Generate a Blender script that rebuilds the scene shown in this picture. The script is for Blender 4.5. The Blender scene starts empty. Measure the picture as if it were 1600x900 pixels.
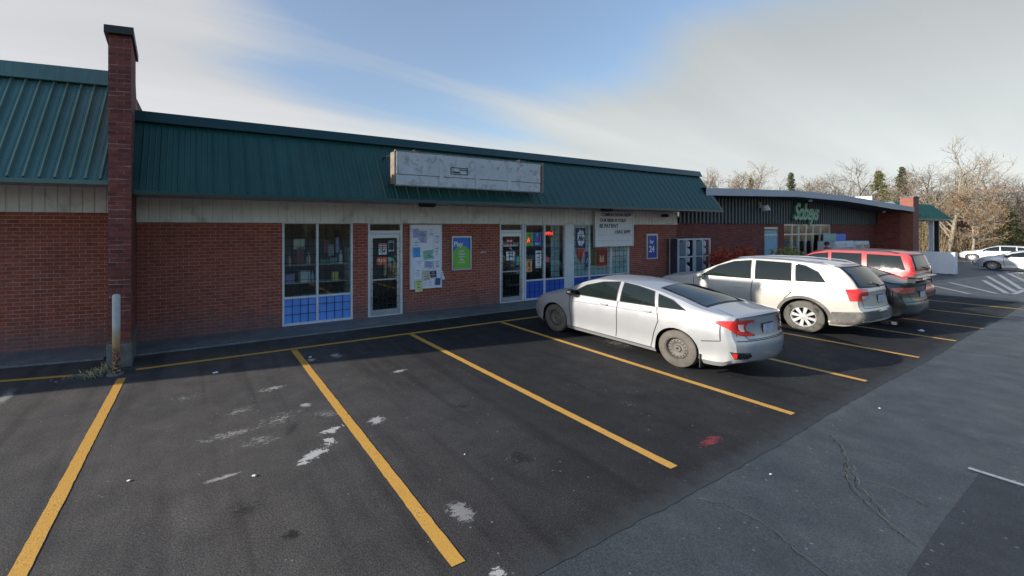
import bpy, math, random
from mathutils import Vector, Matrix, geometry
from mathutils.bvhtree import BVHTree
R = math.radians
col = bpy.context.scene.collection
scene = bpy.context.scene

# ------------------------------------------------------------------ camera
CAMH = 2.45
YAW = R(26.674)
AX = Vector((math.sin(YAW), math.cos(YAW)))       # view axis on the ground
RX = Vector((math.cos(YAW), -math.sin(YAW)))      # camera right
cd = bpy.data.cameras.new('camera')
cam = bpy.data.objects.new('camera', cd); col.objects.link(cam)
cam.location = (0, 0, CAMH)
cam.rotation_euler = (R(90), 0, -YAW)
cd.sensor_width = 36.0
cd.lens = 633 / 1600 * 36
cd.shift_x = (800 - 630) / 1600
cd.shift_y = -(450 - 355) / 1600
cd.clip_start = 0.1; cd.clip_end = 3000
scene.camera = cam

# ------------------------------------------------------------------ sun, sky, exposure
SUN_AZ = Vector((-math.cos(R(14)), math.sin(R(14))))    # towards the sun on the ground
SUN_EL = R(19)
sd = bpy.data.lights.new('sun', 'SUN'); so = bpy.data.objects.new('sun', sd); col.objects.link(so)
sd.energy = 5.0; sd.angle = R(0.6); sd.color = (1.0, 0.93, 0.82)
sdir = Vector((SUN_AZ.x * math.cos(SUN_EL), SUN_AZ.y * math.cos(SUN_EL), math.sin(SUN_EL)))
so.rotation_euler = sdir.to_track_quat('Z', 'Y').to_euler()
so.location = (-20, 10, 20)

w = bpy.data.worlds.new('World'); scene.world = w; w.use_nodes = True
nt = w.node_tree; N = nt.nodes; L = nt.links
N.clear()
def nn(t, **k):
    n = N.new(t)
    for a, b in k.items(): setattr(n, a, b)
    return n
def vmath(op, a, b=None):
    n = nn('ShaderNodeVectorMath', operation=op)
    if isinstance(a, (tuple, Vector)): n.inputs[0].default_value = tuple(a)
    else: L.new(a, n.inputs[0])
    if b is not None:
        if isinstance(b, (tuple, Vector)): n.inputs[1].default_value = tuple(b)
        else: L.new(b, n.inputs[1])
    return n
def smath(op, a, b=None, clamp=False):
    n = nn('ShaderNodeMath', operation=op, use_clamp=clamp)
    for i, v in enumerate((a, b)):
        if v is None: continue
        if isinstance(v, (int, float)): n.inputs[i].default_value = v
        else: L.new(v, n.inputs[i])
    return n.outputs[0]
def ramp2(x, lo, hi):
    n = nn('ShaderNodeMapRange', interpolation_type='SMOOTHSTEP')
    L.new(x, n.inputs['Value']); n.inputs['From Min'].default_value = lo; n.inputs['From Max'].default_value = hi
    return n.outputs['Result']
out = nn('ShaderNodeOutputWorld')
sky = nn('ShaderNodeTexSky', sky_type='NISHITA', sun_disc=False)
sky.sun_elevation = SUN_EL; sky.sun_rotation = math.atan2(SUN_AZ.x, SUN_AZ.y)
sky.air_density = 1.3; sky.dust_density = 0.8; sky.ozone_density = 4.0
tint = nn('ShaderNodeMix', data_type='RGBA', blend_type='MULTIPLY'); tint.inputs[0].default_value = 1.0
L.new(sky.outputs[0], tint.inputs[6]); tint.inputs[7].default_value = (1.0, 0.96, 0.98, 1)
bg1 = nn('ShaderNodeBackground'); L.new(tint.outputs[2], bg1.inputs[0]); bg1.inputs[1].default_value = 0.15
tc = nn('ShaderNodeTexCoord')
D = tc.outputs['Generated']
sep = nn('ShaderNodeSeparateXYZ'); L.new(D, sep.inputs[0])
zz = smath('ADD', smath('MAXIMUM', sep.outputs[2], 0.0), 0.16)
div = nn('ShaderNodeCombineXYZ')
L.new(smath('DIVIDE', sep.outputs[0], zz), div.inputs[0]); L.new(smath('DIVIDE', sep.outputs[1], zz), div.inputs[1])
mp = nn('ShaderNodeMapping'); L.new(div.outputs[0], mp.inputs[0])
mp.inputs['Rotation'].default_value = (0, 0, R(-52)); mp.inputs['Scale'].default_value = (0.13, 0.85, 1)
n1 = nn('ShaderNodeTexNoise'); L.new(mp.outputs[0], n1.inputs['Vector'])
n1.inputs['Scale'].default_value = 2.0; n1.inputs['Detail'].default_value = 7; n1.inputs['Roughness'].default_value = 0.52; n1.inputs['Distortion'].default_value = 0.35
n2 = nn('ShaderNodeTexNoise'); L.new(div.outputs[0], n2.inputs['Vector']); n2.inputs['Scale'].default_value = 0.55; n2.inputs['Detail'].default_value = 4
# cloud bank fills the northern half of the sky, with one clear window; the sky behind the camera is clear
sunv = vmath('DOT_PRODUCT', D, Vector((SUN_AZ.x, SUN_AZ.y, 0))).outputs['Value']
fwd = vmath('DOT_PRODUCT', D, Vector((AX.x, AX.y, 0.0))).outputs['Value']
side = ramp2(fwd, -0.35, 0.25)
gapd = (Vector((AX.x, AX.y, 0)) + 0.10 * Vector((RX.x, RX.y, 0)) + Vector((0, 0, 0.62))).normalized()
gap = vmath('DOT_PRODUCT', D, gapd).outputs['Value']
gapm = ramp2(gap, 0.80, 1.0)
dens = smath('ADD', smath('MULTIPLY', n1.outputs[0], 1.7), smath('MULTIPLY', n2.outputs[0], 0.5))
dens = smath('SUBTRACT', dens, smath('ADD', smath('MULTIPLY', gapm, 0.80), 0.22))
hz = smath('SUBTRACT', 1.0, ramp2(sep.outputs[2], 0.0, 0.42))
dens = smath('ADD', dens, smath('MULTIPLY', hz, 0.85))
cov = ramp2(dens, 0.02, 1.0)
cov = smath('MULTIPLY', cov, side)
cov = smath('MULTIPLY', cov, smath('SUBTRACT', 1.0, smath('MULTIPLY', ramp2(smath('SUBTRACT', sep.outputs[2], smath('MULTIPLY', sunv, 0.12)), 0.44, 0.54), 0.92)))
cov = smath('MINIMUM', smath('MAXIMUM', cov, smath('MULTIPLY', side, 0.22)), 0.96)
# cloud brightness: brighter towards the sun side (left) and lower down
br = nn('ShaderNodeMapRange', interpolation_type='SMOOTHSTEP'); L.new(sunv, br.inputs['Value'])
br.inputs['From Min'].default_value = -1.0; br.inputs['From Max'].default_value = 0.7
br.inputs['To Min'].default_value = 0.36; br.inputs['To Max'].default_value = 0.45
hb = smath('ADD', br.outputs[0], smath('MULTIPLY', hz, 0.21))
hb = smath('MULTIPLY', hb, smath('ADD', 0.74, smath('MULTIPLY', n1.outputs[0], 0.50)))
cc = nn('ShaderNodeMix', data_type='RGBA'); L.new(ramp2(sunv, -1.0, 0.4), cc.inputs[0])
cc.inputs[6].default_value = (0.955, 1.0, 0.985, 1); cc.inputs[7].default_value = (0.98, 0.985, 1.0, 1)
bg2 = nn('ShaderNodeBackground'); L.new(cc.outputs[2], bg2.inputs[0]); L.new(hb, bg2.inputs[1])
mx = nn('ShaderNodeMixShader'); L.new(cov, mx.inputs[0]); L.new(bg1.outputs[0], mx.inputs[1]); L.new(bg2.outputs[0], mx.inputs[2])
L.new(mx.outputs[0], out.inputs[0])

scene.render.engine = 'CYCLES'
scene.view_settings.view_transform = 'Standard'
scene.view_settings.look = 'None'
scene.view_settings.exposure = 0.55
scene.view_settings.gamma = 1.0
scene.view_settings.use_curve_mapping = False

# ================================================================== helpers
def lerp(a, b, t): return a + (b - a) * t
def interp(tab, x):
    if x <= tab[0][0]: return tab[0][1]
    for (x0, y0), (x1, y1) in zip(tab, tab[1:]):
        if x <= x1:
            return y0 + (y1 - y0) * (x - x0) / (x1 - x0)
    return tab[-1][1]
def sinterp(tab, x):
    """monotone-ish cubic (Catmull-Rom with clamped slopes)"""
    n = len(tab)
    if x <= tab[0][0]: return tab[0][1]
    if x >= tab[-1][0]: return tab[-1][1]
    for i in range(n - 1):
        if x <= tab[i + 1][0]: break
    x0, y0 = tab[i]; x1, y1 = tab[i + 1]; h = x1 - x0; d = (y1 - y0) / h
    def slope(j):
        if j <= 0 or j >= n - 1: 
            k = 0 if j <= 0 else n - 2
            return (tab[k + 1][1] - tab[k][1]) / (tab[k + 1][0] - tab[k][0])
        a = (tab[j][1] - tab[j - 1][1]) / (tab[j][0] - tab[j - 1][0]); b = (tab[j + 1][1] - tab[j][1]) / (tab[j + 1][0] - tab[j][0])
        if a * b <= 0: return 0.0
        return 2 * a * b / (a + b)
    m0, m1 = slope(i), slope(i + 1); t = (x - x0) / h
    return (2*t**3 - 3*t**2 + 1) * y0 + (t**3 - 2*t**2 + t) * h * m0 + (-2*t**3 + 3*t**2) * y1 + (t**3 - t**2) * h * m1
def gz(x):
    """height of the ground: flat in front of the near store, falling gently beyond"""
    return 0.0 if x < 24 else max(-2.0, -0.02 * (x - 24))
def at(px, depth):
    c = (px - 630) / 633.0
    p = depth * (AX + c * RX)
    return p.x, p.y

class MB:
    def __init__(s): s.v = []; s.f = []; s.smooth = False; s.mi = []
    def add(s, vs, fs, m=0):
        b = len(s.v); s.v += [tuple(v) for v in vs]
        s.f += [tuple(b + i for i in f) for f in fs]; s.mi += [m] * len(fs)
    def box(s, x0, x1, y0, y1, z0, z1, m=0):
        s.add([(x0,y0,z0),(x1,y0,z0),(x1,y1,z0),(x0,y1,z0),(x0,y0,z1),(x1,y0,z1),(x1,y1,z1),(x0,y1,z1)],
              [(0,3,2,1),(4,5,6,7),(0,1,5,4),(1,2,6,5),(2,3,7,6),(3,0,4,7)], m)
    def prism(s, poly, z0, z1, m=0):
        n = len(poly)
        s.add([(x, y, z0) for x, y in poly] + [(x, y, z1) for x, y in poly],
              [tuple(range(n - 1, -1, -1)), tuple(range(n, 2 * n))] + [(i, (i + 1) % n, n + (i + 1) % n, n + i) for i in range(n)], m)
    def extrude_x(s, poly, x0, x1, m=0):
        """poly in (y,z)"""
        n = len(poly)
        s.add([(x0, y, z) for y, z in poly] + [(x1, y, z) for y, z in poly],
              [tuple(range(n)), tuple(range(2 * n - 1, n - 1, -1))] + [(i, n + i, n + (i + 1) % n, (i + 1) % n) for i in range(n)], m)
    def tube(s, p0, p1, r0, r1, n=6, m=0, cap=True):
        p0 = Vector(p0); p1 = Vector(p1); d = (p1 - p0)
        if d.length < 1e-6: return
        q = d.to_track_quat('Z', 'Y'); vs = []
        for p, r in ((p0, r0), (p1, r1)):
            for k in range(n):
                a = 2 * math.pi * k / n
                vs.append(p + q @ Vector((r * math.cos(a), r * math.sin(a), 0)))
        fs = [(k, (k + 1) % n, n + (k + 1) % n, n + k) for k in range(n)]
        if cap: fs += [tuple(range(n - 1, -1, -1)), tuple(range(n, 2 * n))]
        s.add(vs, fs, m)
    def path(s, pts, r, n=6, m=0):
        for a, b in zip(pts, pts[1:]): s.tube(a, b, r, r, n, m)
    def lathe(s, prof, center, axis='x', n=32, m=0, closed=False):
        """prof: list of (radius, along-axis)"""
        cx, cy, cz = center; vs = []
        for r, a in prof:
            for k in range(n):
                t = 2 * math.pi * k / n
                if axis == 'x': vs.append((cx + a, cy + r * math.cos(t), cz + r * math.sin(t)))
                elif axis == 'z': vs.append((cx + r * math.cos(t), cy + r * math.sin(t), cz + a))
                else: vs.append((cx + r * math.cos(t), cy + a, cz + r * math.sin(t)))
        fs = []
        for i in range(len(prof) - 1):
            for k in range(n):
                fs.append((i*n + k, i*n + (k+1) % n, (i+1)*n + (k+1) % n, (i+1)*n + k))
        s.add(vs, fs, m)
    def sheet(s, poly, z):
        n = len(poly); s.add([(x, y, z + gz(x)) for x, y in poly], [tuple(range(n))])

def build(name, mb, mat, parent=None, smooth=False, local=False, auto=40, uv=True, recalc=True):
    me = bpy.data.meshes.new(name)
    off = Vector((0, 0, 0))
    if parent is not None and not local:
        p = parent
        while p is not None: off += p.location; p = p.parent
    me.from_pydata([(v[0] - off.x, v[1] - off.y, v[2] - off.z) for v in mb.v], [], mb.f)
    if recalc:
        import bmesh
        bm = bmesh.new(); bm.from_mesh(me); bmesh.ops.recalc_face_normals(bm, faces=bm.faces); bm.to_mesh(me); bm.free()
    me.update()
    if uv:
        ul = me.uv_layers.new(name='uv')
        src = mb.v
        for p in me.polygons:
            n = p.normal
            for li in p.loop_indices:
                vi = me.loops[li].vertex_index; co = src[vi]
                if abs(n.z) > 0.9: u, v_ = co[0], co[1]
                elif abs(n.x) > abs(n.y): u, v_ = co[1], co[2]
                else: u, v_ = co[0], co[2]
                ul.data[li].uv = (u, v_)
    mats = mat if isinstance(mat, (list, tuple)) else [mat]
    for m in mats: me.materials.append(m)
    if len(mats) > 1:
        for p, i in zip(me.polygons, mb.mi): p.material_index = i
    if smooth:
        me.polygons.foreach_set('use_smooth', [True] * len(me.polygons))
        try: me.set_sharp_from_angle(angle=R(auto))
        except Exception: pass
    o = bpy.data.objects.new(name, me); col.objects.link(o)
    if parent is not None: o.parent = parent
    return o
def tag(o, label=None, cat=None, group=None, kind=None):
    if label: o['label'] = label
    if cat: o['category'] = cat
    if group: o['group'] = group
    if kind: o['kind'] = kind
    return o
def empty(name, loc, label, cat, group=None, rz=0):
    o = bpy.data.objects.new(name, None); col.objects.link(o); o.location = loc; o.rotation_euler = (0, 0, rz)
    return tag(o, label, cat, group)
def boxobj(name, dims, mat, parent=None, **k):
    b = MB(); b.box(*dims); return build(name, b, mat, parent, **k)
def bevel(o, w=0.01, seg=2):
    m = o.modifiers.new('bevel', 'BEVEL'); m.width = w; m.segments = seg; m.limit_method = 'ANGLE'; return o

# ------------------------------------------------------------------ materials
class NT:
    def __init__(s, name):
        s.m = bpy.data.materials.new(name); s.m.use_nodes = True; s.t = s.m.node_tree
        s.b = s.t.nodes['Principled BSDF']
    def n(s, t, **k):
        x = s.t.nodes.new(t)
        for a, b in k.items(): setattr(x, a, b)
        return x
    def l(s, a, b): s.t.links.new(a, b)
    def set(s, i, v):
        if hasattr(v, 'links') or hasattr(v, 'is_output'): s.l(v, s.b.inputs[i])
        else: s.b.inputs[i].default_value = v
    def obj(s):
        return s.n('ShaderNodeTexCoord').outputs['Object']
    def uv(s):
        return s.n('ShaderNodeTexCoord').outputs['UV']
    def noise(s, vec, scale, detail=4, rough=.5, dist=0):
        x = s.n('ShaderNodeTexNoise'); s.l(vec, x.inputs['Vector'])
        x.inputs['Scale'].default_value = scale; x.inputs['Detail'].default_value = detail
        x.inputs['Roughness'].default_value = rough; x.inputs['Distortion'].default_value = dist
        return x.outputs[0]
    def map(s, vec, scale=(1,1,1), loc=(0,0,0), rot=(0,0,0)):
        x = s.n('ShaderNodeMapping'); s.l(vec, x.inputs[0]); x.inputs['Scale'].default_value = scale
        x.inputs['Location'].default_value = loc; x.inputs['Rotation'].default_value = rot; return x.outputs[0]
    def rr(s, x, a, b, c=0., d=1., smooth=False):
        y = s.n('ShaderNodeMapRange'); 
        if smooth: y.interpolation_type = 'SMOOTHSTEP'
        s.l(x, y.inputs[0])
        for i, v in zip((1,2,3,4), (a,b,c,d)): y.inputs[i].default_value = v
        return y.outputs[0]
    def mix(s, f, a, b, mode='MIX'):
        y = s.n('ShaderNodeMix', data_type='RGBA', blend_type=mode)
        for i, v in ((0, f), (6, a), (7, b)):
            if isinstance(v, (int, float)): y.inputs[i].default_value = v
            elif isinstance(v, tuple): y.inputs[i].default_value = v if len(v) == 4 else v + (1,)
            else: s.l(v, y.inputs[i])
        return y.outputs[2]
    def math(s, op, a, b=None, clamp=False):
        y = s.n('ShaderNodeMath', operation=op, use_clamp=clamp)
        for i, v in enumerate((a, b)):
            if v is None: continue
            if isinstance(v, (int, float)): y.inputs[i].default_value = v
            else: s.l(v, y.inputs[i])
        return y.outputs[0]
    def bump(s, h, strength=.3, dist=.01):
        y = s.n('ShaderNodeBump'); s.l(h, y.inputs['Height']); y.inputs['Strength'].default_value = strength
        y.inputs['Distance'].default_value = dist; s.l(y.outputs[0], s.b.inputs['Normal'])
def c4(c): return tuple(c) + (1,)
def mat(name, c, rough=.6, metal=0, var=.15, scale=3, bump=0, spec=.5, coat=0, dirt=None, emit=None, es=0):
    t = NT(name); o = t.obj()
    f = t.noise(o, scale, 5, .6)
    k = t.rr(f, .3, .7)
    a = tuple(max(0, v * (1 - var)) for v in c); b = tuple(min(1, v * (1 + var)) for v in c)
    cc = t.mix(k, a, b)
    if dirt:
        d = t.rr(t.noise(o, dirt[1], 6, .65, .4), dirt[2], dirt[2] + .12)
        cc = t.mix(t.math('MULTIPLY', d, dirt[3]), cc, dirt[0])
    t.set('Base Color', cc); t.set('Roughness', t.rr(f, .3, .7, max(0, rough - .06), min(1, rough + .06))); t.set('Metallic', metal)
    t.set('Specular IOR Level', spec); t.set('Coat Weight', coat); t.b.inputs['Coat Roughness'].default_value = .05
    if bump: t.bump(t.noise(o, scale * 12, 4), bump, .01)
    if emit: t.b.inputs['Emission Color'].default_value = c4(emit); t.b.inputs['Emission Strength'].default_value = es
    return t.m
def brick_mat(name, c1, c2, mortar, scale=1.0, dark=0.0):
    t = NT(name); u = t.uv()
    br = t.n('ShaderNodeTexBrick'); t.l(u, br.inputs['Vector'])
    br.inputs['Scale'].default_value = 1.0; br.inputs['Brick Width'].default_value = .215; br.inputs['Row Height'].default_value = .0765
    br.inputs['Mortar Size'].default_value = .0055; br.inputs['Mortar Smooth'].default_value = .25; br.inputs['Bias'].default_value = -.1
    br.inputs['Color1'].default_value = c4(c1); br.inputs['Color2'].default_value = c4(c2); br.inputs['Mortar'].default_value = c4(mortar)
    big = t.noise(u, .9, 5, .6); mid = t.noise(u, 6, 5, .6); fine = t.noise(u, 60, 4, .6)
    cc = t.mix(t.rr(big, .3, .7), br.outputs[0], (1.25, 1.1, 1.1), 'MULTIPLY')
    cc = t.mix(t.math('MULTIPLY', t.rr(mid, .45, .75), .45), cc, (.45, .4, .42), 'MULTIPLY')
    # whitish bloom on the mortar in streaks
    st = t.rr(t.noise(t.map(u, (.8, 9, 1)), 2.2, 4, .6), .5, .72)
    cc = t.mix(t.math('MULTIPLY', st, t.math('MULTIPLY', br.outputs['Fac'], .7)), cc, (.62, .55, .52))
    wh = t.math('MULTIPLY', t.rr(t.noise(u, 2.3, 6, .7, .5), .6, .75), .18)
    cc = t.mix(wh, cc, (.5, .44, .42))
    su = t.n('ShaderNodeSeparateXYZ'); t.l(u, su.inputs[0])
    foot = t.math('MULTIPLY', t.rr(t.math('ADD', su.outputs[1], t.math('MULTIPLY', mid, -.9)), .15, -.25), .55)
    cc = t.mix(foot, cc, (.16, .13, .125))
    pt = t.rr(t.noise(t.map(u, (1.0, .35, 1)), 1.6, 5, .7, .8), .56, .66)
    cc = t.mix(t.math('MULTIPLY', pt, .35), cc, (.55, .5, .55), 'MULTIPLY')
    t.set('Base Color', cc); t.set('Roughness', .85); t.set('Specular IOR Level', .3)
    h = t.math('ADD', t.math('MULTIPLY', br.outputs['Fac'], -1.0), t.math('MULTIPLY', fine, .25))
    t.bump(h, .7, .008)
    return t.m
def glass_mat(name, tint=(.88,.93,.92), refl=.12):
    t = NT(name)
    t.t.nodes.remove(t.b)
    tr = t.n('ShaderNodeBsdfTransparent'); tr.inputs[0].default_value = c4(tint)
    gl = t.n('ShaderNodeBsdfGlossy'); gl.inputs['Roughness'].default_value = .03; gl.inputs[0].default_value = (.9,.95,1,1)
    ge = t.n('ShaderNodeNewGeometry'); dt = t.n('ShaderNodeVectorMath', operation='DOT_PRODUCT'); t.l(ge.outputs['Normal'], dt.inputs[0]); t.l(ge.outputs['Incoming'], dt.inputs[1])
    om = t.math('SUBTRACT', 1.0, t.math('ABSOLUTE', dt.outputs['Value']), True)
    fres = t.math('ADD', t.math('MULTIPLY', t.math('POWER', om, 5.0), .9), .035)
    nz = t.noise(t.obj(), 1.3, 3)
    bp = t.n('ShaderNodeBump'); t.l(nz, bp.inputs['Height']); bp.inputs['Strength'].default_value = .12; bp.inputs['Distance'].default_value = .02
    t.l(bp.outputs[0], gl.inputs['Normal'])
    ad = t.math('ADD', fres, refl * .15, True)
    mxs = t.n('ShaderNodeMixShader'); t.l(ad, mxs.inputs[0]); t.l(tr.outputs[0], mxs.inputs[1]); t.l(gl.outputs[0], mxs.inputs[2])
    t.l(mxs.outputs[0], t.t.nodes['Material Output'].inputs[0])
    return t.m

M = {}
M['brick'] = brick_mat('red_brick', (.33,.095,.058), (.23,.066,.044), (.38,.27,.22))
M['brick_dark'] = brick_mat('pillar_brick', (.19,.056,.042), (.095,.032,.027), (.13,.085,.08))
M['concrete'] = mat('concrete', (.15,.15,.145), .9, var=.3, scale=4, bump=.3, dirt=((.08,.08,.07), 3, .5, .6))
M['white_frame'] = mat('white_frame', (.68,.70,.71), .45, var=.08, dirt=((.25,.24,.22), 5, .58, .5))
M['alu'] = mat('aluminium', (.5,.52,.53), .35, .6, var=.06)
M['siding'] = mat('white_siding', (.76,.75,.70), .6, var=.1, scale=1.2, dirt=((.22,.2,.17), 1.5, .55, .45))
M['soffit'] = mat('soffit', (.42,.4,.37), .7, var=.1, dirt=((.2,.17,.12), 2, .5, .5))
def roof_mat(name, c):
    t = NT(name); u = t.uv(); o = t.obj()
    f = t.noise(o, .7, 5, .55)
    cc = t.mix(t.rr(f, .3, .7), tuple(v * .8 for v in c), tuple(v * 1.25 for v in c))
    st = t.rr(t.noise(t.map(u, (9, .35, 1)), 2.5, 5, .65), .55, .8)       # faded streaks running down the sheets
    cc = t.mix(t.math('MULTIPLY', st, .35), cc, tuple(min(1, v * 2.2 + .02) for v in c))
    t.set('Base Color', cc); t.set('Roughness', t.rr(f, .3, .7, .34, .5)); t.set('Specular IOR Level', .5)
    t.bump(t.noise(t.map(u, (3, .6, 1)), 2, 3), .18, .02)
    return t.m
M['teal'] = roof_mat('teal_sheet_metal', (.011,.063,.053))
M['teal_left'] = roof_mat('teal_sheet_metal_sunlit', (.065,.145,.13))  # paler copy of the teal: sunlight on the left roof put into the colour
M['teal_trim'] = mat('teal_trim', (.008,.045,.045), .4, var=.15, scale=1)
M['black'] = mat('black_plastic', (.012,.012,.013), .5, var=.2)
M['dark_gap'] = mat('dark_gap', (.006,.006,.007), .9)
M['glass'] = glass_mat('storefront_glass')
M['blue_panel'] = mat('blue_panel', (.13,.31,.80), .5, var=.12, scale=4, dirt=((.15,.25,.6), 3, .55, .5))
M['blue_panel2'] = mat('deep_blue_panel', (.03,.11,.55), .5, var=.12, scale=4)
M['pale_panel'] = mat('pale_backed_pane', (.60,.70,.67), .5, var=.12, scale=2, dirt=((.25,.3,.27), 2, .5, .6))
M['grille'] = mat('grille_bar', (.025,.03,.035), .5)
M['interior'] = mat('shop_interior', (.26,.21,.16), .9, var=.4, scale=1.5)
M['shelf'] = mat('shelf_board', (.4,.4,.38), .6)
M['wood'] = mat('raw_wood', (.20,.165,.12), .8, var=.3, scale=8)
M['rubber'] = mat('tyre_rubber', (.02,.019,.018), .85, var=.3, scale=6, dirt=((.13,.12,.10), 4, .4, .7))
M['rubber_dusty'] = mat('dusty_tyre_rubber', (.105,.096,.082), .9, var=.25, scale=6)

# ground materials ---------------------------------------------------
def ell(t, xy, cx, cy, rx, ry, rot):
    """soft elliptical mask 1 at the centre -> 0 at the rim (ground object space)"""
    m = t.map(xy, (1,1,1), (0,0,0), (0,0,0))
    sub = t.n('ShaderNodeVectorMath', operation='SUBTRACT'); t.l(xy, sub.inputs[0]); sub.inputs[1].default_value = (cx, cy, 0)
    rotn = t.n('ShaderNodeVectorRotate', rotation_type='Z_AXIS'); t.l(sub.outputs[0], rotn.inputs['Vector']); rotn.inputs['Angle'].default_value = -rot
    sc = t.n('ShaderNodeVectorMath', operation='MULTIPLY'); t.l(rotn.outputs[0], sc.inputs[0]); sc.inputs[1].default_value = (1/rx, 1/ry, 0)
    ln = t.n('ShaderNodeVectorMath', operation='LENGTH'); t.l(sc.outputs[0], ln.inputs[0])
    return t.rr(ln.outputs['Value'], 0, 1, 1, 0)
def asphalt(name, c, warm, stains=(), speck=.55, tracks=False, rough=.78):
    t = NT(name); o = t.obj()
    fine = t.n('ShaderNodeTexVoronoi'); t.l(o, fine.inputs['Vector']); fine.inputs['Scale'].default_value = 70
    fine2 = t.noise(o, 75, 5, .85)
    big = t.noise(o, .35, 6, .6, .3); mid = t.noise(o, 2.2, 6, .65)
    cc = t.mix(t.rr(big, .3, .7, smooth=True), c, warm)
    cc = t.mix(t.rr(mid, .3, .72), cc, (.62, .62, .65), 'MULTIPLY')
    if tracks:
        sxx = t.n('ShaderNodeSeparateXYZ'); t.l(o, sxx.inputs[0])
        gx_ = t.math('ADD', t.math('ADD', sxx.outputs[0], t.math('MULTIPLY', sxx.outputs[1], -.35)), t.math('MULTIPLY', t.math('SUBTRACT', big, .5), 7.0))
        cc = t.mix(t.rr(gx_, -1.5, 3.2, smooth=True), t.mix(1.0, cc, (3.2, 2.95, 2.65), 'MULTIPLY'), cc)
    sp = t.rr(fine.outputs['Distance'], .1, .7, .72, 1.3)
    y = t.n('ShaderNodeCombineColor')
    for i in range(3): t.l(sp, y.inputs[i])
    cc = t.mix(speck, cc, y.outputs[0], 'MULTIPLY')
    sp2 = t.rr(fine2, .36, .66, .25, 2.3); y2 = t.n('ShaderNodeCombineColor')
    for i in range(3): t.l(sp2, y2.inputs[i])
    cc = t.mix(.8, cc, y2.outputs[0], 'MULTIPLY')
    v3 = t.n('ShaderNodeTexVoronoi'); t.l(o, v3.inputs['Vector']); v3.inputs['Scale'].default_value = 42
    ch = t.math('MULTIPLY', t.math('LESS_THAN', v3.outputs['Distance'], .22), t.math('GREATER_THAN', t.noise(o, 30, 2), .56))
    cc = t.mix(t.math('MULTIPLY', ch, .40), cc, (.13, .125, .12))
    # pale stone chips and old paint flecks
    v2 = t.n('ShaderNodeTexVoronoi'); t.l(o, v2.inputs['Vector']); v2.inputs['Scale'].default_value = 9
    fl = t.math('MULTIPLY', t.math('LESS_THAN', v2.outputs['Distance'], .085), t.math('GREATER_THAN', t.noise(o, 1.7, 2), .52))
    cc = t.mix(t.math('MULTIPLY', fl, .5), cc, (.3, .29, .27))
    if tracks:
        tr = t.rr(t.noise(t.map(o, (2.6, .16, 1)), 1.3, 3, .5), .5, .68, smooth=True)
        cc = t.mix(t.math('MULTIPLY', tr, .5), cc, (.45, .45, .48), 'MULTIPLY')
    if tracks:   # the seal coat thins out raggedly at its outer edge
        ee = t.math('ADD', t.math('SUBTRACT', sxx.outputs[1], t.math('MULTIPLY', sxx.outputs[0], .0242)), t.math('MULTIPLY', t.math('SUBTRACT', t.noise(o, 6, 7, .75), .5), .45))
        cc = t.mix(t.rr(ee, 2.04, 2.26, .9, 0), cc, (.046, .053, .057))
    edge = t.noise(o, 10, 9, .75, .9); edge2 = t.noise(t.map(o, (1, 2.6, 1)), 11, 8, .8, 1.2)
    for (cx, cy, rx, ry, rot, colr, amt, thr) in stains:
        e = ell(t, o, cx, cy, rx, ry, rot)
        s_ = t.math('ADD', e, t.math('MULTIPLY', t.math('SUBTRACT', edge if amt > .9 else edge2, .5), 4.2 if amt > .9 else 3.6))
        k = t.rr(s_, thr, thr + .07)
        k = t.math('MULTIPLY', k, t.math('GREATER_THAN', e, .005))
        cc = t.mix(t.math('MULTIPLY', k, amt), cc, colr)
    t.set('Base Color', cc); t.set('Roughness', t.rr(mid, .3, .7, rough - .07, rough + .07)); t.set('Specular IOR Level', .22 if tracks else .5)
    h = t.math('ADD', fine2, t.math('MULTIPLY', fine.outputs['Distance'], .8))
    t.bump(h, .3, .005)
    return t.m
WH = (.46,.445,.42)
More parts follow.
